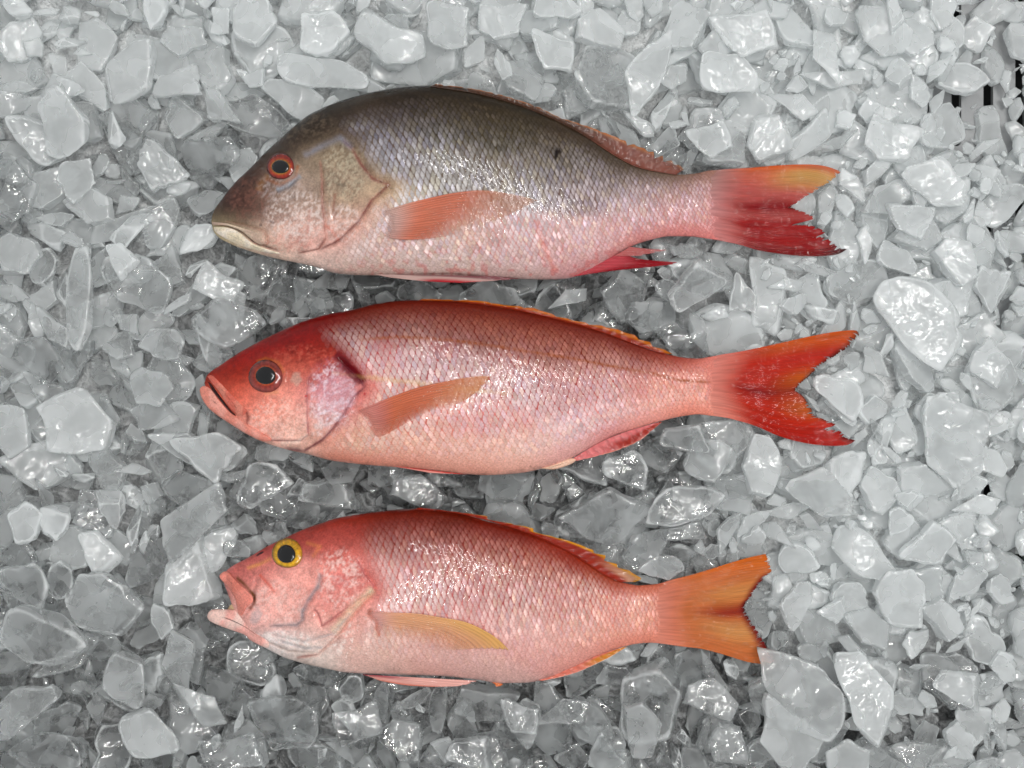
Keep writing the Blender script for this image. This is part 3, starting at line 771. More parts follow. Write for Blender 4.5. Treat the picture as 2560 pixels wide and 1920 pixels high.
C_.colours = [(1000, 1300, (118, 40, 30)), (1100, 1310, (110, 36, 25)), (1250, 1340, (122, 36, 24)), (1400, 1390, (146, 46, 28)), (1520, 1450, (160, 66, 46)), (1000, 1350, (146, 64, 56)), (1200, 1380, (146, 60, 52)), (1350, 1420, (158, 70, 60)),
              (950, 1440, (202, 126, 120)), (1100, 1440, (176, 94, 92)), (1250, 1470, (176, 92, 90)), (1400, 1500, (186, 104, 98)), (1550, 1520, (206, 122, 114)), (1640, 1520, (212, 140, 126)),
              (1000, 1640, (218, 166, 156)), (1150, 1650, (214, 166, 158)), (1300, 1600, (214, 158, 152)), (1450, 1600, (216, 152, 142)), (1550, 1580, (217, 142, 126)), (1200, 1690, (206, 166, 159)), (950, 1665, (217, 184, 174)), (1150, 1560, (204, 132, 128)),
              (600, 1415, (186, 96, 92)), (680, 1372, (172, 74, 70)), (780, 1330, (166, 66, 58)), (850, 1310, (150, 54, 44)), (650, 1440, (216, 136, 128)), (700, 1480, (244, 182, 172)), (750, 1440, (242, 178, 168)), (830, 1370, (196, 104, 96)), (700, 1530, (246, 184, 174)), (640, 1550, (230, 172, 164)),
              (850, 1440, (214, 130, 122)), (840, 1500, (222, 146, 138)), (780, 1575, (226, 170, 160)), (700, 1605, (226, 216, 214)), (790, 1615, (229, 217, 210)), (870, 1560, (224, 166, 156)), (900, 1620, (224, 176, 166)), (770, 1645, (222, 200, 190)), (1640, 1470, (190, 100, 76)), (1640, 1590, (214, 134, 116))]
C_.csp = np.array([(1000, 1300), (1200, 1340), (1400, 1400), (960, 1370), (1150, 1390), (1300, 1420), (950, 1440), (1100, 1450), (1250, 1470), (1400, 1490), (1550, 1510), (1000, 1520), (1200, 1540), (1400, 1550), (900, 1640), (1100, 1660), (1300, 1660), (1500, 1590), (1640, 1530)], float)
C_.ccol = lin([(136, 56, 46), (150, 66, 54), (172, 84, 64), (176, 106, 98), (196, 138, 130), (204, 146, 134), (248, 234, 232), (246, 228, 224), (246, 228, 220), (248, 230, 222), (244, 214, 204), (248, 230, 230), (232, 196, 194), (236, 200, 194), (236, 206, 196), (230, 200, 194), (228, 190, 184), (232, 186, 174), (226, 150, 130)])
C_.scaled = [(900, 1300), (1000, 1284), (1100, 1284), (1220, 1310), (1340, 1346), (1460, 1408), (1540, 1458), (1620, 1470), (1670, 1465), (1676, 1600), (1600, 1602), (1520, 1625), (1430, 1668), (1330, 1700), (1220, 1695), (1050, 1680), (900, 1672), (830, 1655), (880, 1590), (925, 1520), (945, 1480), (930, 1440), (905, 1395), (885, 1365)]
C_.pitch = [(500, 15.6), (1000, 15.2), (1400, 13), (1700, 10)]; C_.rowh = 1.05; C_.skew = 0.14; C_.inner = (0.42, 0.62); C_.innerw = 0.85; C_.lift = 0.24
C_.var = 0.09; C_.tintA = (1.0, 0.97, 0.88); C_.tintB = (0.96, 0.95, 1.03); C_.edge_dark = 0.05
C_.contrast = lambda x, y: 0.95 - 0.45 * sstep(1560, 1660, y)
C_.eye = (719, 1383, 39, 22, 23, (-3, 2), [(206, 146, 8), (238, 182, 14), (232, 160, 14), (150, 112, 40)])
C_.flaps = [([(883, 1382), (913, 1439), (934, 1463), (931, 1478), (886, 1505), (831, 1547), (806, 1564), (795, 1532), (783, 1520)], 4.0, 4.0, 10),
            ([(804, 1427), (795, 1466), (768, 1505), (756, 1529), (756, 1550), (741, 1562), (666, 1566)], 4.5, 4.5, 9),
            ([(934, 1475), (892, 1523), (846, 1586), (795, 1636), (750, 1642)], 2.0, 4.0, 8)]
C_.grooves = [([(620, 1420), (640, 1440)], 1, 4), ([(700, 1602), (760, 1622), (810, 1618)], 3, 4), ([(680, 1588), (760, 1605), (830, 1585), (880, 1530)], 3, 4), ([(650, 1596), (720, 1628), (790, 1632)], 3, 4), ([(640, 1450), (632, 1505), (610, 1540)], 5, 5)]
C_.bulges = [(740, 1500, 40, 40, 4), (935, 1560, 30, 40, 6)]
C_.lines = [([(588, 1440), (614, 1464), (636, 1490), (636, 1510), (622, 1524)], 5, (92, 52, 14), 0.95), (C_.flaps[0][0], 3.5, (178, 84, 88), 0.6), (C_.flaps[1][0], 6, (150, 138, 142), 0.85), (C_.flaps[2][0], 4, (200, 130, 110), 0.5),
            ([(936, 1470), (900, 1500), (860, 1545), (830, 1585)], 10, (218, 204, 172), 0.7), ([(700, 1602), (760, 1622), (810, 1618)], 3.5, (165, 160, 165), 0.6), ([(680, 1588), (760, 1605), (830, 1585), (880, 1530)], 3.5, (170, 160, 160), 0.6), ([(650, 1596), (720, 1628), (790, 1632)], 3.5, (175, 150, 140), 0.6),
            ([(740, 1645), (770, 1640), (795, 1636)], 4, (165, 95, 85), 0.6), ([(647, 1434), (675, 1465), (688, 1482)], 4, (205, 80, 62), 0.7), ([(615, 1422), (650, 1410), (680, 1395)], 5, (220, 150, 80), 0.6), ([(763, 1356), (800, 1366), (780, 1395)], 5, (216, 130, 70), 0.45),
            ([(919, 1529), (940, 1550), (950, 1592)], 7, (176, 70, 20), 0.75), ([(921, 1522), (930, 1535)], 7, (110, 45, 15), 0.8), ([(862, 1683), (960, 1690), (1060, 1692)], 4, (140, 70, 75), 0.6)]
C_.blots = [(652, 1383, 8, 2.5, -0.5, (40, 18, 22), 0.95), (644, 1388, 4, 2, -0.5, (60, 25, 26), 0.8), (850, 1450, 26, 20, 0.3, (196, 100, 100), 0.4), (640, 1540, 14, 26, 0.4, (190, 178, 180), 0.5)]
C_.specks = [(850, 1450, 66, 80, 7, (250, 214, 206), 0.7), (850, 1500, 60, 50, 6, (196, 96, 92), 0.35), (700, 1510, 80, 60, 7, (252, 214, 206), 0.5), (760, 1460, 60, 60, 6, (216, 130, 120), 0.35), (880, 1610, 60, 60, 7, (250, 232, 224), 0.7), (700, 1605, 90, 30, 9, (250, 244, 240), 0.6), (930, 1560, 24, 40, 6, (250, 214, 206), 0.5), (820, 1330, 90, 30, 5, (150, 56, 50), 0.4)]
C_.tone = lambda px, py, c: c

FISH = [(A, 'brown-backed silvery fish with red eye and red forked tail, pale pink belly', 'fish'),
        (B, 'bright red fish with large dark eye and ragged orange forked tail', 'fish'),
        (C_, 'pink fish with yellow-ringed eye, gaping mouth and orange tail', 'fish')]
roots = {}
for f, lab, cat in FISH:
    body_setup(f)
    f.root = empty('fish', (0, 0, 0), lab, cat, 'fish laid out on the ice')
    f.body = build_body(f, f.root)
    f.n = build_scales(f, f.root, f.body)
    build_eye(f, f.root)
print('scales', [f.n for f, _, _ in FISH])


def mixc(a, b, k): return a + (b - a) * np.clip(k, 0, 1)[..., None]


def tail_z(f):
    z0 = float(f.zc(np.array([f.x1]))[0])
    def g(px, py, s, t):
        k = sstep(0.0, 0.30, t)
        zs = surf(f, np.clip(px, f.x0, f.x1 - 52), py, False) - 3.2 + 5.0 * sstep(0.0, 0.22, t) + 2.2 * (vnoise(px, py, 9, 31) - .5)
        return zs * (1 - k) + k * (z0 + 6 - 9 * t * t)
    return g


def root_blend(f, cfn, t0=0.16):
    """skin colour runs out onto the fin's root"""
    def g(px, py, s, t):
        b = base_colour(f, np.clip(px, f.x0, f.x1 - 8), py)
        b = 0.72 * b + 0.28 * base_colour(f, np.clip(px, f.x0, f.x1 - 8), py, f.csp, f.ccol, 60.0)
        return mixc(b, cfn(px, py, s, t), sstep(0.0, t0, t))
    return g


L = lin
# ---------------- fish 1 fins
def c1tail(px, py, s, t):
    c = np.ones(px.shape + (3,)) * L((176, 80, 74))
    c = mixc(c, L((196, 92, 60)), sstep(0.30, 0.02, s) * sstep(.1, .5, t))
    c = mixc(c, L((196, 146, 80)), sstep(0.36, 0.10, s) * sstep(0.42, 0.80, t))
    c = mixc(c, L((196, 84, 30)), sstep(0.09, 0.0, s) * sstep(.1, .5, t))
    c = mixc(c, L((130, 10, 12)), np.exp(-((s - 0.49) / 0.085)**2) * sstep(0.12, 0.6, t))
    c = mixc(c, L((146, 18, 16)), sstep(0.55, 0.65, s) * sstep(.1, .5, t))
    c = mixc(c, L((118, 8, 8)), sstep(0.88, 0.99, s) * sstep(.05, .5, t))
    c = mixc(c, L((60, 16, 20)), sstep(0.93, 1.0, s) * sstep(0.8, 1.0, t))
    c = mixc(c, L((70, 30, 28)), np.exp(-((s - 0.5) / 0.03)**2) * sstep(0.9, 1.0, t))
    return c


patch_fin(A, 'tail_fin', A.root, [(1748, 432), (1754, 470), (1758, 512), (1754, 555), (1748, 594)],
          [(2101, 431), (2086, 447), (2058, 467), (2029, 484), (2000, 502), (1977, 518), (1994, 524), (2023, 535), (2036, 547), (1986, 560), (2036, 565), (2064, 581), (2031, 587), (2064, 592), (2095, 615), (2117, 623)],
          e0=[(1748, 432), (1780, 427), (1812, 423), (1878, 419), (1950, 413), (2023, 411), (2066, 416), (2095, 426), (2101, 431)],
          e1=[(1748, 594), (1780, 597), (1812, 604), (1849, 612), (1907, 628), (1994, 639), (2052, 640), (2095, 635), (2117, 623)],
          ns=220, nt=60, rays=58, zfn=tail_z(A), cfn=root_blend(A, c1tail, 0.42), rag=0.07, spikes=70, corr=1.1, tipsplit=5,
          alpha=lambda s, t: 1.0 - 0.25 * sstep(0.35, 0.1, s) * sstep(0.5, 0.9, t), seed=3)


def on_body(f, lift0, lift1):
    return lambda px, py, s, t: np.maximum(surf(f, np.clip(px, f.x0, f.x1), py, False), f.zc(px)) + lift0 + (lift1 - lift0) * np.sin(np.pi * np.clip(t, 0, 1) * 0.8)


patch_fin(A, 'pectoral_fin', A.root, [(952, 530), (966, 548), (970, 570), (962, 590)],
          [(1346, 502), (1326, 512), (1290, 530), (1252, 545), (1211, 562), (1180, 578)],
          e0=[(952, 530), (985, 519), (1040, 503), (1140, 481), (1218, 476), (1302, 490), (1346, 502)], e1=[(962, 590), (990, 598), (1040, 599), (1110, 592), (1180, 578)],
          ns=130, nt=60, rays=17, zfn=on_body(A, 9, 12), corr=1.4, rag=0.05, spikes=34,
          cfn=root_blend(A, lambda px, py, s, t: mixc(mixc(np.ones(px.shape + (3,)) * L((205, 118, 92)), L((190, 110, 100)), sstep(.2, 0, t)), L((205, 150, 120)), sstep(0.5, 1, t)), 0.3),
          alpha=lambda s, t: 0.98 - 0.72 * sstep(0.15, 0.9, t) - 0.25 * sstep(.5, 1, s))
patch_fin(A, 'dorsal_fin', A.root, [(1075, 216), (1200, 236), (1320, 272), (1437, 325), (1535, 388), (1600, 420), (1690, 437)],
          [(1090, 210), (1167, 219), (1237, 233), (1290, 248), (1352, 270), (1395, 291), (1471, 316), (1540, 342), (1600, 366), (1647, 384), (1694, 409), (1709, 424)],
          ns=200, nt=24, rays=24, zfn=lambda px, py, s, t: np.maximum(surf(A, np.clip(px, A.x0, A.x1), py, False), A.zc(px) + 2) * (1 - t) + t * (A.zc(px) + 4) + 3, corr=1.6, rag=0.35, spikes=26,
          cfn=lambda px, py, s, t: mixc(mixc(np.ones(px.shape + (3,)) * L((84, 58, 46)), L((124, 72, 60)), sstep(0.55, 0.8, s)), L((170, 104, 56)), sstep(0.72, 0.98, t)),
          alpha=lambda s, t: 1 - 0.45 * sstep(0.75, 1, s) * sstep(0.3, 1, t))
redz = lambda f, dz: (lambda px, py, s, t: f.zc(np.clip(px, f.x0, f.x1)) + dz + 3 * t)
patch_fin(A, 'anal_fin', A.root, [(1405, 694), (1471, 672), (1522, 646), (1556, 628)],
          [(1505, 679), (1640, 666), (1698, 657), (1640, 652), (1589, 650)], ns=90, nt=40, rays=9, zfn=redz(A, 8), corr=2.0, rag=0.12, spikes=16,
          e0=[(1405, 694), (1450, 689), (1505, 679)],
          cfn=lambda px, py, s, t: mixc(np.ones(px.shape + (3,)) * L((186, 70, 78)), L((140, 14, 26)), sstep(0.15, .6, t)), alpha=lambda s, t: 0.97 + 0 * s)
patch_fin(A, 'anal_fin_ray', A.root, [(1535, 640), (1556, 628), (1575, 617)], [(1600, 640), (1640, 631), (1668, 625), (1620, 622)], ns=40, nt=30, rays=5, zfn=redz(A, 11), corr=2, rag=0.2, spikes=7,
          cfn=lambda px, py, s, t: np.ones(px.shape + (3,)) * L((196, 110, 108)), alpha=lambda s, t: 0.85 - 0.4 * t)
patch_fin(A, 'pelvic_fin', A.root, [(930, 684), (955, 690), (975, 694)], [(1302, 697), (1240, 702), (1150, 707)], e0=[(930, 684), (1060, 682), (1180, 686), (1302, 697)], e1=[(975, 694), (1060, 703), (1150, 707)],
          ns=40, nt=60, rays=6, zfn=redz(A, 12), corr=2, rag=0.05, spikes=10,
          cfn=lambda px, py, s, t: mixc(mixc(np.ones(px.shape + (3,)) * L((196, 165, 158)), L((120, 70, 74)), sstep(0.55, 0.2, s) * sstep(.1, .4, t)), L((170, 36, 46)), sstep(0.35, 0.9, s) * sstep(0.3, 0.6, t)))

# ---------------- fish 2 fins
def c2tail(px, py, s, t):
    c = np.ones(px.shape + (3,)) * L((190, 84, 68))
    c = mixc(c, L((172, 30, 4)), sstep(0.08, 0.4, t))
    c = mixc(c, L((184, 76, 6)), sstep(0.2, 0.0, s) * sstep(.15, .6, t) * 0.9)
    c = mixc(c, L((130, 18, 12)), np.exp(-((s - 0.5) / 0.06)**2) * sstep(.1, .6, t))
    c = mixc(c, L((176, 86, 20)), (np.exp(-((s - 0.62) / 0.07)**2) + np.exp(-((s - 0.4) / 0.08)**2)) * sstep(.6, .95, t) * 0.7)
    c = mixc(c, L((160, 22, 6)), sstep(0.72, 0.9, s) * sstep(.2, .6, t))
    c = mixc(c, L((34, 12, 10)), sstep(0.94, 1.0, t) * (0.9 - 0.6 * sstep(.7, .9, s) + 0.4 * (s > .93)))
    return c


patch_fin(B, 'tail_fin', B.root, [(1744, 897), (1750, 930), (1754, 965), (1750, 1005), (1744, 1035)],
          [(2148, 838), (2129, 864), (2098, 884), (2063, 907), (2028, 936), (2005, 957), (1988, 977), (2011, 994), (2028, 1020), (2043, 1040), (2091, 1061), (2064, 1068), (2108, 1080), (2112, 1092), (2139, 1101)],
          e0=[(1744, 897), (1776, 892), (1806, 886), (1860, 877), (1947, 858), (2034, 839), (2092, 829), (2139, 826), (2148, 838)],
          e1=[(1744, 1035), (1776, 1038), (1806, 1043), (1831, 1048), (1889, 1065), (1947, 1090), (2005, 1106), (2063, 1114), (2115, 1113), (2139, 1101)],
          ns=240, nt=60, rays=58, zfn=tail_z(B), cfn=root_blend(B, c2tail, 0.42), rag=0.10, spikes=62, corr=1.1, tipsplit=6, seed=8)
patch_fin(B, 'pectoral_fin', B.root, [(896, 1026), (914, 1044), (924, 1064), (928, 1082)],
          [(1231, 942), (1205, 968), (1179, 991), (1140, 1012), (1080, 1032)],
          e0=[(896, 1026), (930, 1012), (992, 987), (1052, 967), (1140, 948), (1200, 940), (1231, 942)], e1=[(928, 1082), (948, 1092), (980, 1078), (1037, 1046), (1080, 1032)],
          ns=130, nt=60, rays=17, zfn=on_body(B, 7, 11), corr=1.4, rag=0.05, spikes=34,
          cfn=root_blend(B, lambda px, py, s, t: mixc(mixc(np.ones(px.shape + (3,)) * L((204, 112, 80)), L((186, 100, 98)), sstep(.3, 0.05, t)), L((214, 146, 96)), sstep(0.5, 1, t)), 0.3),
          alpha=lambda s, t: 0.92 - 0.50 * sstep(0.2, 1.0, t) - 0.50 * sstep(.25, 1, s))
patch_fin(B, 'dorsal_fin', B.root, [(1040, 752), (1160, 757), (1291, 776), (1410, 804), (1502, 830), (1580, 858), (1655, 884)],
          [(1060, 747), (1200, 752), (1260, 762), (1321, 767), (1360, 778), (1423, 797), (1481, 809), (1532, 820), (1586, 837), (1637, 861), (1682, 885)],
          ns=220, nt=22, rays=22, zfn=lambda px, py, s, t: np.maximum(surf(B, np.clip(px, B.x0, B.x1), py, False), B.zc(px) + 2) * (1 - t) + t * (B.zc(px) + 4) + 3, corr=1.6, rag=0.45, spikes=15,
          cfn=lambda px, py, s, t: mixc(np.ones(px.shape + (3,)) * L((140, 40, 16)), L((176, 92, 8)), sstep(0.35, 0.7, t)), seed=4)
patch_fin(B, 'anal_fin', B.root, [(1432, 1146), (1500, 1106), (1560, 1081), (1640, 1057)],
          [(1441, 1152), (1487, 1142), (1547, 1125), (1598, 1102), (1628, 1078), (1656, 1054)], ns=110, nt=26, rays=12, zfn=redz(B, 6), corr=2, rag=0.05, spikes=12,
          cfn=lambda px, py, s, t: mixc(mixc(np.ones(px.shape + (3,)) * L((205, 110, 110)), L((150, 34, 18)), sstep(.2, .6, t) * sstep(.2, .6, s)), L((220, 150, 130)), sstep(.9, 1, t)))
patch_fin(B, 'pelvic_fin', B.root, [(965, 1162), (985, 1166), (1000, 1169)], [(1170, 1186), (1110, 1184), (1075, 1182)], ns=30, nt=40, rays=5, zfn=redz(B, 10), corr=1.5, rag=0.05, spikes=8,
          cfn=lambda px, py, s, t: mixc(np.ones(px.shape + (3,)) * L((222, 150, 140)), L((190, 60, 52)), sstep(.6, .2, s)))
pillow(B, 'vent', B.root, [(1350, 1171), (1385, 1160), (1420, 1146), (1440, 1148), (1432, 1158), (1405, 1169), (1380, 1174)], lambda x, y: B.zc(x) + 6, 8, lambda x, y: np.ones(x.shape + (3,)) * L((226, 184, 160)))

# ---------------- fish 3 fins
def c3tail(px, py, s, t):
    c = np.ones(px.shape + (3,)) * L((196, 104, 78))
    c = mixc(c, L((186, 98, 48)), sstep(0.08, 0.45, t))
    c = mixc(c, L((192, 134, 76)), (np.exp(-((s - 0.68) / 0.12)**2) + 0.8 * np.exp(-((s - 0.30) / 0.10)**2)) * sstep(.35, .8, t) * 0.75)
    c = mixc(c, L((194, 92, 20)), sstep(0.15, 0.02, s) * sstep(.1, .5, t))
    c = mixc(c, L((140, 40, 20)), np.exp(-((s - 0.49) / 0.06)**2) * sstep(.3, .85, t))
    c = mixc(c, L((112, 20, 18)), sstep(0.90, 0.985, t) * sstep(0.10, 0.2, s))
    c = mixc(c, L((30, 8, 8)), sstep(0.95, 1, t) * np.exp(-((s - 0.5) / 0.1)**2))
    return c


patch_fin(C_, 'tail_fin', C_.root, [(1610, 1464), (1616, 1495), (1620, 1532), (1616, 1572), (1610, 1606)],
          [(1914, 1385), (1923, 1401), (1929, 1427), (1915, 1441), (1892, 1467), (1880, 1489), (1865, 1507), (1864, 1525), (1877, 1550), (1892, 1573), (1905, 1596), (1925, 1626), (1944, 1648)],
          e0=[(1610, 1464), (1640, 1461), (1656, 1457), (1677, 1450), (1728, 1437), (1778, 1422), (1829, 1406), (1880, 1392), (1914, 1385)],
          e1=[(1610, 1606), (1640, 1606), (1656, 1609), (1702, 1616), (1753, 1622), (1804, 1635), (1849, 1649), (1880, 1657), (1920, 1659), (1944, 1648)],
          ns=220, nt=60, rays=58, zfn=tail_z(C_), cfn=root_blend(C_, c3tail, 0.42), rag=0.06, spikes=70, corr=1.0, tipsplit=7, seed=6)
patch_fin(C_, 'pectoral_fin', C_.root, [(912, 1532), (930, 1548), (938, 1570), (936, 1590)],
          [(1273, 1626), (1220, 1622), (1160, 1624), (1100, 1628), (1050, 1624)],
          e0=[(912, 1532), (940, 1529), (970, 1531), (1042, 1534), (1100, 1543), (1160, 1554), (1205, 1573), (1245, 1598), (1273, 1626)], e1=[(936, 1590), (956, 1602), (980, 1610), (1012, 1616), (1050, 1624)],
          ns=130, nt=60, rays=17, zfn=on_body(C_, 7, 11), corr=1.3, rag=0.04, spikes=34,
          cfn=root_blend(C_, lambda px, py, s, t: mixc(mixc(np.ones(px.shape + (3,)) * L((226, 170, 128)), L((206, 112, 88)), sstep(.15, 0.0, t)), L((226, 178, 104)), sstep(0.4, 0.0, s) * sstep(.3, .8, t)), 0.3),
          alpha=lambda s, t: 0.86 - 0.76 * sstep(.12, .9, s) - 0.15 * t)
patch_fin(C_, 'dorsal_fin', C_.root, [(1030, 1274), (1150, 1285), (1281, 1320), (1400, 1368), (1461, 1404), (1510, 1437), (1550, 1455)],
          [(1050, 1269), (1145, 1280), (1221, 1291), (1228, 1300), (1269, 1307), (1330, 1320), (1336, 1330), (1377, 1340), (1431, 1355), (1495, 1380), (1524, 1394), (1536, 1406), (1602, 1443), (1588, 1455)],
          ns=220, nt=24, rays=24, zfn=lambda px, py, s, t: np.maximum(surf(C_, np.clip(px, C_.x0, C_.x1), py, False), C_.zc(px) + 2) * (1 - t) + t * (C_.zc(px) + 4) + 3, corr=1.6, rag=0.30, spikes=17,
          cfn=lambda px, py, s, t: mixc(mixc(np.ones(px.shape + (3,)) * L((150, 42, 24)), L((206, 150, 120)), sstep(.78, .95, s) * sstep(.25, .6, t)), L((206, 140, 20)), sstep(0.68, 0.9, t) * sstep(.1, .3, s)), seed=9,
          alpha=lambda s, t: 1 - 0.4 * sstep(.8, .95, s) * sstep(.3, .8, t))
patch_fin(C_, 'anal_fin', C_.root, [(1340, 1700), (1431, 1668), (1492, 1639), (1552, 1619)],
          [(1356, 1702), (1401, 1693), (1446, 1680), (1480, 1665), (1522, 1645), (1552, 1627), (1569, 1616)], ns=110, nt=26, rays=11, zfn=redz(C_, 6), corr=2, rag=0.05, spikes=12,
          cfn=lambda px, py, s, t: mixc(mixc(np.ones(px.shape + (3,)) * L((206, 110, 92)), L((196, 120, 40)), sstep(.45, .7, s) * sstep(.1, .4, t)), L((228, 205, 190)), sstep(.88, 1, t)))
patch_fin(C_, 'pelvic_fin', C_.root, [(905, 1686), (930, 1694), (950, 1702)], [(1195, 1702), (1150, 1715), (1080, 1717)], e1=[(950, 1702), (1012, 1713), (1080, 1717)], ns=40, nt=50, rays=6, zfn=redz(C_, 12), corr=2, rag=0.05, spikes=10,
          cfn=lambda px, py, s, t: mixc(mixc(np.ones(px.shape + (3,)) * L((222, 165, 155)), L((170, 90, 95)), sstep(.5, .1, s) * sstep(.5, .2, t)), L((206, 116, 96)), sstep(.6, 1, s)))
patch_fin(C_, 'pelvic_fin', C_.root, [(1215, 1700), (1225, 1704), (1235, 1706)], [(1258, 1710), (1252, 1715), (1240, 1717)], ns=16, nt=12, rays=3, zfn=redz(C_, 2), corr=1, rag=0.05, spikes=4,
          cfn=lambda px, py, s, t: np.ones(px.shape + (3,)) * L((206, 110, 60)))

# ---------------- jaws and lips
def flat(f, dz): return lambda x, y: f.zc(np.clip(x, f.x0, f.x1)) + dz
def noisy(rgb, rgb2=None, amt=0.3):
    def g(x, y):
        c = np.ones(x.shape + (3,)) * L(rgb)
        if rgb2 is not None: c = mixc(c, L(rgb2), sstep(0.35, 0.65, vnoise(x, y, 22, 6)))
        return mottle(x, y, c, amt)
    return g


pillow(A, 'upper_lip', A.root, [(530, 555), (567, 558), (618, 570), (655, 582), (664, 600), (655, 612), (636, 604), (604, 578), (570, 565), (534, 562)], lambda x, y: surf(A, x, y, False) - 1.5, 5, noisy((205, 182, 160), (196, 168, 150)))
pillow(A, 'lower_jaw', A.root, [(531, 566), (568, 568), (600, 582), (632, 608), (680, 626), (704, 634), (672, 634), (618, 621), (574, 604), (536, 580)], lambda x, y: np.maximum(surf(A, x, y, False), A.zc(x)) - 3, 7, noisy((236, 222, 206), (228, 212, 186)))
pillow(B, 'upper_lip', B.root, [(517, 940), (530, 938), (546, 952), (575, 982), (612, 1020), (616, 1028), (610, 1038), (594, 1041), (576, 1025), (552, 985), (530, 958)], lambda x, y: surf(B, x, y, False) - 1, 6, noisy((208, 104, 88), (215, 130, 112)))
pillow(B, 'lower_jaw', B.root, [(499, 975), (504, 966), (520, 966), (536, 974), (556, 998), (576, 1026), (600, 1046), (640, 1072), (680, 1098), (655, 1103), (616, 1085), (585, 1066), (540, 1036), (516, 1014), (503, 992)], lambda x, y: B.zc(np.clip(x, B.x0, B.x1)) + np.clip((x - 500) * 0.16, 0, 26), 13, noisy((216, 134, 118), (222, 152, 138)))
pillow(B, 'mouth', B.root, [(519, 953), (530, 960), (552, 990), (576, 1024), (590, 1040), (574, 1030), (548, 1000), (528, 974)], lambda x, y: B.zc(np.clip(x, B.x0, B.x1)) + np.clip((x - 500) * 0.34, 0, 40), 8, noisy((58, 18, 16), (40, 12, 12)))  # dark fill painted in for the shaded gap between the lips
pillow(C_, 'upper_lip', C_.root, [(549, 1438), (558, 1430), (570, 1430), (590, 1452), (620, 1479), (632, 1494), (631, 1506), (617, 1518), (605, 1538), (596, 1534), (587, 1496), (569, 1466), (551, 1447)], lambda x, y: surf(C_, np.maximum(x, 566), y, False) + 2, 7, noisy((218, 132, 118), (212, 120, 104)))
pillow(C_, 'lower_jaw', C_.root, [(518, 1541), (521, 1531), (532, 1524), (560, 1523), (590, 1526), (612, 1538), (640, 1560), (672, 1600), (668, 1620), (628, 1602), (611, 1587), (575, 1574), (536, 1559), (522, 1550)], lambda x, y: C_.zc(np.clip(x, C_.x0, C_.x1)) + np.clip((x - 520) * 0.12, 0, 18), 12, noisy((226, 190, 180), (222, 160, 150)))
pillow(C_, 'mouth_lining', C_.root, [(584, 1508), (596, 1516), (612, 1532), (600, 1540), (570, 1528), (574, 1514)], lambda x, y: C_.zc(np.clip(x, C_.x0, C_.x1)) + 2, 5, noisy((190, 160, 125), (120, 85, 70)))

# ------------------------------------------------------------------ ice
def ico(n):
    bm = bmesh.new(); bmesh.ops.create_icosphere(bm, subdivisions=n, radius=1)
    V = np.array([v.co[:] for v in bm.verts]); F = np.array([[v.index for v in f.verts] for f in bm.faces]); bm.free()
    return V, F


ICO = {n: ico(n) for n in (2, 3, 4, 5)}


class Proto: pass


def make_proto(kind, r):
    p = Proto(); p.kind = kind
    N = []; Hh = []
    if kind == 'chunk':
        for _ in range(r.integers(9, 14)):
            v = r.normal(size=3); v[2] *= 0.9; N.append(v / np.linalg.norm(v)); Hh.append(r.uniform(0.5, 0.85))
        N += [np.array((0, 0, 1.)), np.array((0, 0, -1.))]; Hh += [r.uniform(.42, .6), r.uniform(.42, .6)]
        asp = np.array((1, r.uniform(.65, .95), r.uniform(.55, .85)))
    else:
        k = r.integers(4, 8); a0 = r.uniform(0, 6.28)
        for i in range(k):
            a = a0 + 2 * np.pi * (i + r.uniform(-.32, .32)) / k
            v = np.array((math.cos(a), math.sin(a), r.normal(0, 0.16))); N.append(v / np.linalg.norm(v)); Hh.append(r.uniform(.6, .95))
        th = {'slab': r.uniform(.15, .27), 'shell': r.uniform(.13, .22), 'sliver': r.uniform(.18, .28)}[kind]
        for s in (1, -1):
            v = np.array((r.normal(0, .10), r.normal(0, .10), s)); N.append(v / np.linalg.norm(v)); Hh.append(th)
        asp = {'slab': np.array((1, r.uniform(.6, .95), 1)), 'shell': np.array((1, r.uniform(.5, .85), 1)), 'sliver': np.array((1.25, r.uniform(.26, .4), .8))}[kind]
        asp[2] *= 1.0
    N = np.array(N); Hh = np.array(Hh); pw_ = r.uniform(6, 18)
    # a broken corner or two
    p.N, p.H, p.asp, p.pw = N, Hh, asp, pw_
    p.flat = 1.0 if kind == 'chunk' else 0.42
    p.bend = r.uniform(.12, .32) * r.choice([-1, 1]) if kind == 'shell' else r.normal(0, .05)
    p.ph = r.uniform(0, 6.28, (9, 3)); p.fr = r.normal(0, 1, (9, 3)) * np.array([2.2] * 3 + [5.0] * 3 + [11.0] * 3)[:, None]
    p.am = np.array([.06] * 3 + [.024] * 3 + [.010] * 3)
    p.out = np.r_[r.uniform(0, .10), r.uniform(0, .07), r.uniform(0, .035), r.uniform(0, 6.28, 3)]
    p.meshdata = {}
    return p


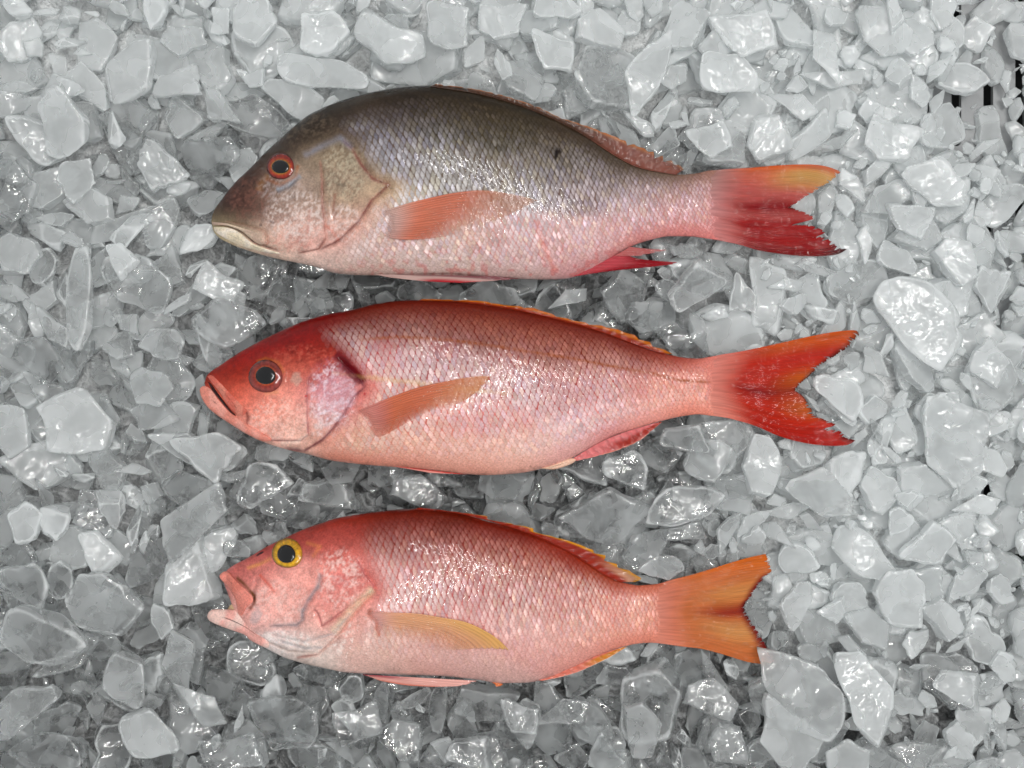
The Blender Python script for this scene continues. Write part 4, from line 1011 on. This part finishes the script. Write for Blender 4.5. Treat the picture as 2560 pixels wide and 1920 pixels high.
def proto_geo(p, n):
    if n in p.meshdata: return p.meshdata[n]
    V0, F = ICO[n]
    d = V0 * np.array((1, 1, p.flat)); d /= np.linalg.norm(d, axis=1)[:, None]
    t = np.maximum(d @ p.N.T / p.H, 0)**p.pw; s = t.sum(1)
    r = s**(-1 / p.pw)
    edge = 1 - t.max(1) / s
    V = d * r[:, None] * p.asp
    ns = np.zeros(len(V))
    for k in range(9): ns += p.am[k] * np.sin(V @ p.fr[k] + p.ph[k].sum())
    V = V * (1 + ns * (0.7 + 1.2 * edge))[:, None]
    an = np.arctan2(V[:, 1], V[:, 0])
    V[:, :2] *= (1 + p.out[0] * np.sin(2 * an + p.out[3]) + p.out[1] * np.sin(3 * an + p.out[4]) + p.out[2] * np.sin(5 * an + p.out[5]))[:, None]
    V[:, 2] += p.bend * (V[:, 0]**2 - 0.35)
    V = V / np.abs(V[:, :2]).max()
    e = np.clip(edge * 1.6, 0, 1)
    p.meshdata[n] = (V, F, e)
    return p.meshdata[n]


r = np.random.default_rng(21)
PROTOS = [make_proto(k, r) for k in ['slab'] * 34 + ['shell'] * 18 + ['chunk'] * 8 + ['sliver'] * 6]
LOW = [proto_geo(p, 4)[0] for p in PROTOS]

# height field of the heap
G = 0.002; GX0, GY0 = -0.40, -0.31; GNX, GNY = 400, 310
gx = GX0 + (np.arange(GNX) + .5) * G; gy = GY0 + (np.arange(GNY) + .5) * G
GXX, GYY = np.meshgrid(gx, gy, indexing='ij')
GPX = GXX / S + 1280; GPY = 960 - GYY / S
# underside of the fish: ice must stay below it
FB = np.full((GNX, GNY), 9.0); OVER = np.zeros((GNX, GNY), bool)
for f, _, _ in FISH:
    t = f.ytop(np.clip(GPX, f.x0, f.x1)); b = f.ybot(np.clip(GPX, f.x0, f.x1))
    m = (t + b) / 2; h = (b - t) / 2; e = (GPY - m) / np.maximum(h, 1)
    inn = (np.abs(e) < 1) & (GPX > f.x0) & (GPX < f.x1)
    zz = -0.0005 + ZR + S * (f.zc(GPX) - f.T(np.clip(GPX, f.x0, f.x1)) * np.sqrt(np.clip(1 - e**2, 0, 1)))
    FB = np.where(inn, np.minimum(FB, zz), FB); OVER |= inn
    for ch in f.root.children:
        if ch.name.split('.')[0] in ('tail_fin', 'anal_fin', 'anal_fin_ray', 'pelvic_fin', 'dorsal_fin', 'lower_jaw', 'upper_lip', 'vent'):
            n = len(ch.data.vertices); vv = np.empty(n * 3); ch.data.vertices.foreach_get('co', vv); vv = vv.reshape(-1, 3)
            i = ((vv[:, 0] - GX0) / G).astype(int); j = ((vv[:, 1] - GY0) / G).astype(int)
            np.minimum.at(FB, (i, j), vv[:, 2] - 0.001)
            OVER[i, j] = True
# wanted ice level: a bed about half a fish deep, thinning out to the crate's bare right rim and corners
lev = np.full((GNX, GNY), ZR - 0.0150)
lev += 0.007 * (vnoise(GPX, GPY, 420, 1) - 0.5) + 0.006 * (vnoise(GPX, GPY, 170, 2) - 0.5)
lev += 0.006 * sstep(260, 0, GPY) + 0.006 * sstep(1650, 1920, GPY) + 0.006 * sstep(420, 60, GPX)
jag = 110 * (vnoise(GPX, GPY, 130, 6) - .5) + 60 * (vnoise(GPX, GPY, 50, 9) - .5)
thin = sstep(2310, 2520, GPX + jag) * sstep(490, 290, GPY + jag) * 1.0
thin = np.maximum(thin, 0.55 * sstep(2440, 2570, GPX + jag))
lev -= 0.036 * thin
btw = np.maximum(np.exp(-((GPY - (722 + 0.02 * (GPX - 1100))) / 75)**2), np.exp(-((GPY - 1230) / 70)**2)) * sstep(560, 800, GPX) * sstep(1750, 1450, GPX)
lev -= 0.011 * btw
lev -= 0.018 * np.exp(-(((GPX - 190) / 200)**2 + ((GPY - 80) / 110)**2))
HF = np.zeros((GNX, GNY)); OWN = np.full((GNX, GNY), -1)
placed = []


def raster(V):
    i = np.floor((V[:, 0]) / G).astype(int); j = np.floor((V[:, 1]) / G).astype(int)
    i0, j0 = i.min(), j.min(); ni = i.max() - i0 + 1; nj = j.max() - j0 + 1
    lo = np.full((ni, nj), 1.0); hi = np.full((ni, nj), -1.0)
    np.minimum.at(lo, (i - i0, j - j0), V[:, 2]); np.maximum.at(hi, (i - i0, j - j0), V[:, 2])
    return i0, j0, lo, hi


def try_place(k, size, rot, x, y, q=0.9, over=0.004, force=False):
    V = LOW[k] @ (rot * size).T + np.array((x - GX0, y - GY0, 0))
    i0, j0, lo, hi = raster(V)
    if i0 < 0 or j0 < 0 or i0 + lo.shape[0] > GNX or j0 + lo.shape[1] > GNY: return None
    sl = (slice(i0, i0 + lo.shape[0]), slice(j0, j0 + lo.shape[1])); msk = hi > -0.9
    z = np.quantile((HF[sl] - lo)[msk], q)
    z = max(z, -lo[msk].min())
    if not force:
        if (z + hi[msk] > FB[sl][msk] - 0.0005).any(): return None
        if np.mean(z + hi[msk] - lev[sl][msk]) > over: return None
    return sl, msk, lo, hi, z


def commit(k, size, rot, x, y, res):
    sl, msk, lo, hi, z = res
    idx = len(placed)
    top = z + hi
    up = msk & (top > HF[sl])
    HF[sl] = np.where(up, top, HF[sl]); OWN[sl] = np.where(up, idx, OWN[sl])
    placed.append((k, size, rot, np.array((x, y, z))))


def rand_rot(r, tilt):
    e = Euler((r.normal(0, tilt), r.normal(0, tilt), r.uniform(0, 6.28)), 'XYZ').to_matrix()
    yaw = Matrix.Rotation(r.uniform(0, 6.28), 3, 'Z')
    return np.array(yaw @ e)


def fill(n, lo, hi, tilt, over, tries=5, q=0.95, xmin=-9.0):
    cnt = 0
    for _ in range(n):
        best = None
        c = r.integers(8, GNX - 8, 40), r.integers(8, GNY - 8, 40)
        deficit = (np.minimum(lev, FB - 0.003) - HF)[c]; pick = np.argsort(-deficit)[:5]
        for a in pick:
            x = gx[c[0][a]]; y = gy[c[1][a]]
            if x < xmin: continue
            k = int(r.integers(len(PROTOS))); size = r.uniform(lo, hi) if r.random() < .8 else r.uniform(lo, hi) * 1.35
            rot = rand_rot(r, tilt)
            res = try_place(k, size, rot, x, y, q, over)
            if res is None: continue
            sl, msk, lo_, hi_, z = res
            gap = np.mean((z + lo_ - HF[sl])[msk]) + 0.3 * max(0, np.mean((z + hi_ - lev[sl])[msk]))
            if best is None or gap < best[0]: best = (gap, k, size, rot, x, y, res)
        if best is not None: commit(*best[1:]); cnt += 1
    return cnt


# packed slush under the loose pieces
snow_shade = 0.15 + 0.75 * sstep(1650, 2150, GPX) * sstep(1850, 1400, GPY) + 0.75 * sstep(420, 60, GPY) + 0.25 * sstep(500, 300, GPX) * sstep(1400, 1000, GPY) - 0.5 * ((GPX > 560) & (GPX < 1720) & (GPY > 600) & (GPY < 1350))  # slush tone: snowier top and right, shade between and below fish painted in
snow_shade = snow_shade - 0.25 * sstep(1500, 1800, GPY)
slush = lev - 0.021 + 0.006 * (vnoise(GPX, GPY, 60, 11) - 0.5) + 0.004 * (vnoise(GPX, GPY, 26, 12) - 0.5) + 0.003 * (vnoise(GPX, GPY, 12, 13) - 0.5)
slush -= 0.02 * sstep(0.42, 0.8, thin)
slush = np.minimum(slush, FB - 0.004)
HF = np.maximum(slush, 0.0)
sv = np.stack([GXX, GYY, slush], -1).reshape(-1, 3); sf = grid_faces(GNX, GNY)
zf = slush.reshape(-1)
sf = sf[(zf[sf] > -0.002).any(1)]
o = mesh_obj('slush', sv, sf, SLUSH, None, None, {'snow_shade': np.clip(snow_shade, 0, 1).reshape(-1)})
o['kind'] = 'stuff'; o['label'] = 'packed wet slush between and below the loose ice'; o['category'] = 'slush'
n1 = fill(900, 0.014, 0.027, 0.14, 0.004)
n3 = fill(220, 0.006, 0.011, 0.25, 0.003)
n1b = fill(300, 0.012, 0.022, 0.14, 0.006)
# pieces that can be told apart in the photograph: x, y, half length, half width (all in 1/2212 of the picture's width), turn, kind
KEY = [(285, 165, 100, 62, -50, 0), (155, 275, 80, 52, 80, 0), (262, 305, 55, 50, 30, 2), (385, 190, 62, 52, 10, 0), (695, 75, 62, 55, 20, 0), (690, 162, 112, 36, 10, 1), (842, 105, 80, 58, 15, 1),
       (432, 35, 48, 45, 60, 0), (345, 365, 66, 50, 60, 0), (50, 430, 80, 52, -70, 0), (265, 562, 70, 62, 70, 0), (180, 645, 125, 38, 95, 1), (170, 392, 58, 48, 80, 0), (60, 545, 70, 60, 30, 0), (325, 590, 70, 58, 40, 0), (490, 695, 85, 58, 5, 0),
       (185, 915, 98, 88, 40, 0), (335, 830, 66, 58, 30, 0), (455, 970, 100, 78, 20, 0), (415, 1112, 98, 74, -25, 0), (142, 1125, 44, 38, 60, 2), (255, 1098, 46, 40, 10, 2), (212, 1190, 66, 50, 70, 0), (245, 1310, 92, 84, 10, 0), (90, 1368, 116, 66, 10, 0),
       (392, 1420, 110, 70, -62, 0), (285, 1455, 74, 58, 70, 0), (60, 1520, 90, 40, -30, 0), (450, 1530, 70, 55, 80, 0), (60, 1250, 66, 50, 20, 0), (70, 1120, 60, 70, 0, 0), (100, 770, 60, 45, 20, 0), (560, 60, 50, 66, 20, 0), (480, 230, 60, 36, 50, 3),
       (970, 70, 62, 50, 30, 0), (1080, 55, 66, 48, -10, 0), (1190, 120, 60, 48, 40, 0), (1395, 168, 98, 46, 100, 1), (1290, 70, 60, 48, 0, 0), (1600, 80, 78, 60, 20, 0), (1560, 160, 70, 46, 10, 1), (1478, 60, 52, 56, 50, 0), (1200, 30, 60, 36, 0, 0),
       (1777, 112, 70, 52, -75, 0), (1968, 85, 62, 50, 30, 0), (1915, 40, 62, 38, 80, 0), (1915, 305, 82, 62, 5, 0), (2005, 395, 78, 52, 25, 0), (2112, 215, 46, 40, 50, 2), (2192, 265, 70, 40, 70, 1), (1650, 300, 68, 60, 30, 0), (1530, 305, 54, 46, 10, 0), (1730, 230, 60, 45, 60, 0),
       (1990, 680, 112, 88, 35, 0), (1805, 845, 66, 38, 32, 0), (2050, 935, 110, 82, 70, 0), (1500, 632, 92, 60, -30, 0), (1602, 640, 50, 36, 80, 0), (1775, 698, 90, 50, 0, 0), (1475, 955, 84, 56, 10, 0), (1345, 1010, 82, 62, 10, 0), (1480, 1090, 92, 46, -15, 0), (1760, 1060, 100, 66, 20, 0),
       (1300, 1115, 108, 66, -5, 0), (1425, 1222, 78, 44, 10, 0), (1475, 1150, 60, 38, 5, 0), (1890, 1225, 92, 60, 15, 0), (1940, 1300, 80, 66, 60, 0), (1860, 1490, 112, 56, 70, 0), (1930, 1548, 40, 36, 20, 2), (2050, 1482, 68, 58, 30, 0), (2170, 1440, 66, 44, 75, 0), (1806, 1316, 44, 34, 10, 2),
       (1690, 1580, 96, 74, 40, 0), (1385, 1560, 66, 44, 70, 0), (1440, 1490, 50, 38, 70, 0), (1012, 1620, 62, 54, 20, 0), (872, 1590, 56, 46, 40, 0), (770, 1560, 60, 54, 10, 0), (620, 1545, 80, 66, 50, 0), (700, 1075, 90, 58, 10, 0), (560, 1050, 62, 46, -40, 0), (900, 1060, 70, 42, 10, 0), (1080, 1050, 66, 40, 0, 0),
       (720, 605, 60, 40, 20, 0), (1050, 635, 72, 36, 0, 0), (1240, 640, 84, 48, 5, 0), (1390, 690, 66, 52, -30, 0), (900, 632, 56, 32, 0, 0), (1640, 760, 62, 50, 30, 0), (2060, 560, 60, 48, 40, 0), (1960, 480, 66, 50, 20, 0), (2130, 780, 60, 46, 80, 0), (2120, 1090, 60, 50, 30, 0), (2000, 1180, 66, 50, -20, 0), (1600, 1180, 72, 52, 30, 0),
       (1230, 1530, 66, 52, 20, 0), (1120, 1540, 60, 46, 40, 0), (1300, 1620, 62, 48, 80, 0), (1530, 1500, 60, 44, 10, 0), (1560, 1600, 66, 50, 50, 0), (120, 1610, 80, 52, 20, 0), (330, 1570, 76, 56, 30, 0), (500, 1620, 76, 50, 10, 0), (40, 920, 60, 52, 40, 0), (30, 1420, 50, 40, 10, 0)]
KIN = {'slab': [], 'shell': [], 'chunk': [], 'sliver': []}
for i_, p_ in enumerate(PROTOS): KIN[p_.kind].append(i_)
U = 2560 / 2212
nk = 0
def place_key(px, py, a, b, ang, kind):
    global nk
    z_ = ZR - 0.012
    x, y = world(px * U, py * U, z_)
    for t_ in range(8):
        sh = 0.93**t_
        k = int(r.choice(KIN[('slab', 'shell', 'chunk', 'sliver')[kind]]))
        V = LOW[k]; ey = np.abs(V[:, 1]).max(); ex = np.abs(V[:, 0]).max()
        aa, bb = a * U * S * sh * 1.05, b * U * S * sh * 1.05
        tz = np.clip(math.sqrt(aa * bb) * (0.95 if kind < 2 else 1.1), 0.012, 0.021)
        Mx = np.array(Matrix.Rotation(-math.radians(ang), 3, 'Z') @ Euler((r.normal(0, .10), r.normal(0, .10), 0)).to_matrix()) @ np.diag([aa / ex, bb / ey, tz])
        res = try_place(k, 1.0, Mx, float(x), float(y), 0.94, 0.012)
        if res is not None:
            commit(k, 1.0, Mx, float(x), float(y), res); nk += 1; return
for i_ in r.permutation(len(KEY)): place_key(*KEY[i_])
KEYED = (len(placed) - nk, len(placed))
n2 = fill(420, 0.009, 0.016, 0.20, 0.007); n6 = fill(420, 0.005, 0.010, 0.30, 0.006); n5 = fill(260, 0.006, 0.011, 0.25, 0.006, xmin=0.14)
n4 = fill(1100, 0.0022, 0.005, 0.5, 0.002, xmin=0.16)
xs_, ys_ = world(1992, 1722, ZR - 0.008)
k_ = KIN['slab'][3]
M_ = np.array(Matrix.Rotation(-1.15, 3, 'Z') @ Euler((0.05, -0.06, 0)).to_matrix()) @ np.diag([0.036, 0.024 / np.abs(LOW[k_][:, 1]).max(), 0.016])
res_ = try_place(k_, 1.0, M_, float(xs_), float(ys_), 0.9, 1.0, True)
if res_ is not None:
    res_ = res_[:4] + (max(res_[4], ZR - 0.0127 + 0.004),)
    commit(k_, 1.0, M_, float(xs_), float(ys_), res_); COVER = len(placed) - 1
print('key pieces', nk, 'of', len(KEY))
print('ice', n1b, n1, n2, n3, n4, 'mean level', HF.mean(), lev.mean())

# which pieces show most
vis = np.zeros(len(placed), int)
inframe = (GPX > 0) & (GPX < 2560) & (GPY > 0) & (GPY < 1920) & ~OVER
ids, cts = np.unique(OWN[inframe & (OWN >= 0)], return_counts=True); vis[ids] = cts
order = np.argsort(-vis); named = set(order[:300].tolist())


ANCHORS = {'brown fish snout': (530, 560), 'brown fish brow': (650, 395), 'brown fish nape': (860, 250), 'brown fish back': (1080, 213), 'brown fish dorsal front': (1300, 255), 'brown fish dorsal rear': (1620, 375),
           'brown fish upper tail lobe': (2050, 415), 'brown fish tail fork': (1985, 518), 'brown fish lower tail lobe': (2080, 636), 'brown fish anal fin': (1640, 660), 'brown fish belly': (1150, 705), 'brown fish throat': (700, 648),
           'red fish lips': (505, 985), 'red fish brow': (620, 868), 'red fish nape': (830, 782), 'red fish back': (1080, 750), 'red fish dorsal fin': (1480, 812), 'red fish upper tail lobe': (2100, 830), 'red fish tail fork': (1990, 977), 'red fish lower tail lobe': (2080, 1112),
           'red fish anal fin': (1570, 1112), 'red fish belly': (1200, 1190), 'red fish throat': (700, 1120), 'pink fish upper lip': (550, 1438), 'pink fish lower jaw': (520, 1545), 'pink fish brow': (640, 1383), 'pink fish nape': (860, 1292), 'pink fish back': (1080, 1274),
           'pink fish dorsal fin': (1450, 1362), 'pink fish upper tail lobe': (1910, 1388), 'pink fish tail fork': (1868, 1520), 'pink fish lower tail lobe': (1925, 1658), 'pink fish anal fin': (1500, 1655), 'pink fish belly': (1150, 1715), 'pink fish throat': (680, 1628),
           'bare crate slots': (2430, 180)}


def where(px, py):
    nm, d = min(((n, math.hypot(px - a[0], py - a[1])) for n, a in ANCHORS.items()), key=lambda t: t[1])
    return ('right by' if d < 110 else 'near' if d < 230 else 'away from' if d < 400 else 'far out from') + ' the ' + nm


KW = {'slab': 'flat', 'shell': 'curved', 'chunk': 'blocky', 'sliver': 'narrow'}
protomesh = {}


def proto_mesh(k):
    if k not in protomesh:
        V, F, e = proto_geo(PROTOS[k], 5)
        me_o = mesh_obj('ice_chunk', V, F, ICE, None, None, {'edge': e})
        protomesh[k] = me_o.data; bpy.data.objects.remove(me_o)
    return protomesh[k]


def milk_shade_at(px, py, key):
    m = 0.45 + 0.40 * float(sstep(1700, 2150, px)) * float(sstep(1900, 1500, py)) + 0.40 * float(sstep(420, 60, py)) - 0.40 * float(sstep(1350, 1700, py)) * float(sstep(2300, 1800, px))  # regional milkiness; shade between and below the fish is put into it
    if 560 < px < 1720 and 620 < py < 1340: m -= 0.40
    if key: m += 0.12
    return float(np.clip(m + r.normal(0, 0.22), 0.0, 1.0))


SV, SF, SE, SR = [], [], [], []; nvt = 0
for i, (k, size, rot, loc) in enumerate(placed):
    if i in named:
        o = bpy.data.objects.new('ice_chunk', proto_mesh(k)); col.objects.link(o)
        M = Matrix.Translation(loc) @ Matrix((rot * size).tolist()).to_4x4()
        o.matrix_world = M
        px, py = loc[0] / S + 1280, 960 - loc[1] / S
        ext = float(np.sqrt(np.linalg.norm((rot * size)[:, 0]) * np.linalg.norm((rot * size)[:, 1])))
        big = 'large' if ext > 0.017 else 'small' if ext < 0.0125 else 'medium'
        wh = where(px, py)
        milk = milk_shade_at(px, py, KEYED[0] <= i < KEYED[1]); o['milk'] = milk
        clr = 'clear' if milk < 0.33 else 'hazy' if milk < 0.68 else 'white'
        o['label'] = f'{big} {clr} {KW[PROTOS[k].kind]} ice piece {wh}'
        o['category'] = 'ice'; o['group'] = f'{big} {clr} {KW[PROTOS[k].kind]} ice pieces {wh}'
    else:
        n = 4 if (vis[i] > 3 and abs(np.linalg.det(rot * size)) > 0.006**3) else 3
        V, F, e = proto_geo(PROTOS[k], n)
        SV.append(V @ (rot * size).T + loc); SF.append(F + nvt); SE.append(e); SR.append(np.full(len(V), milk_shade_at(loc[0] / S + 1280, 960 - loc[1] / S, False))); nvt += len(V)
o = mesh_obj('ice_bed', np.concatenate(SV), np.concatenate(SF), ICE, None, None, {'edge': np.concatenate(SE), 'milk': np.concatenate(SR)})
o['kind'] = 'stuff'; o['label'] = 'bed of small crushed ice filling the crate under the fish'; o['category'] = 'ice'
print('stuff tris', sum(len(x) for x in SF))
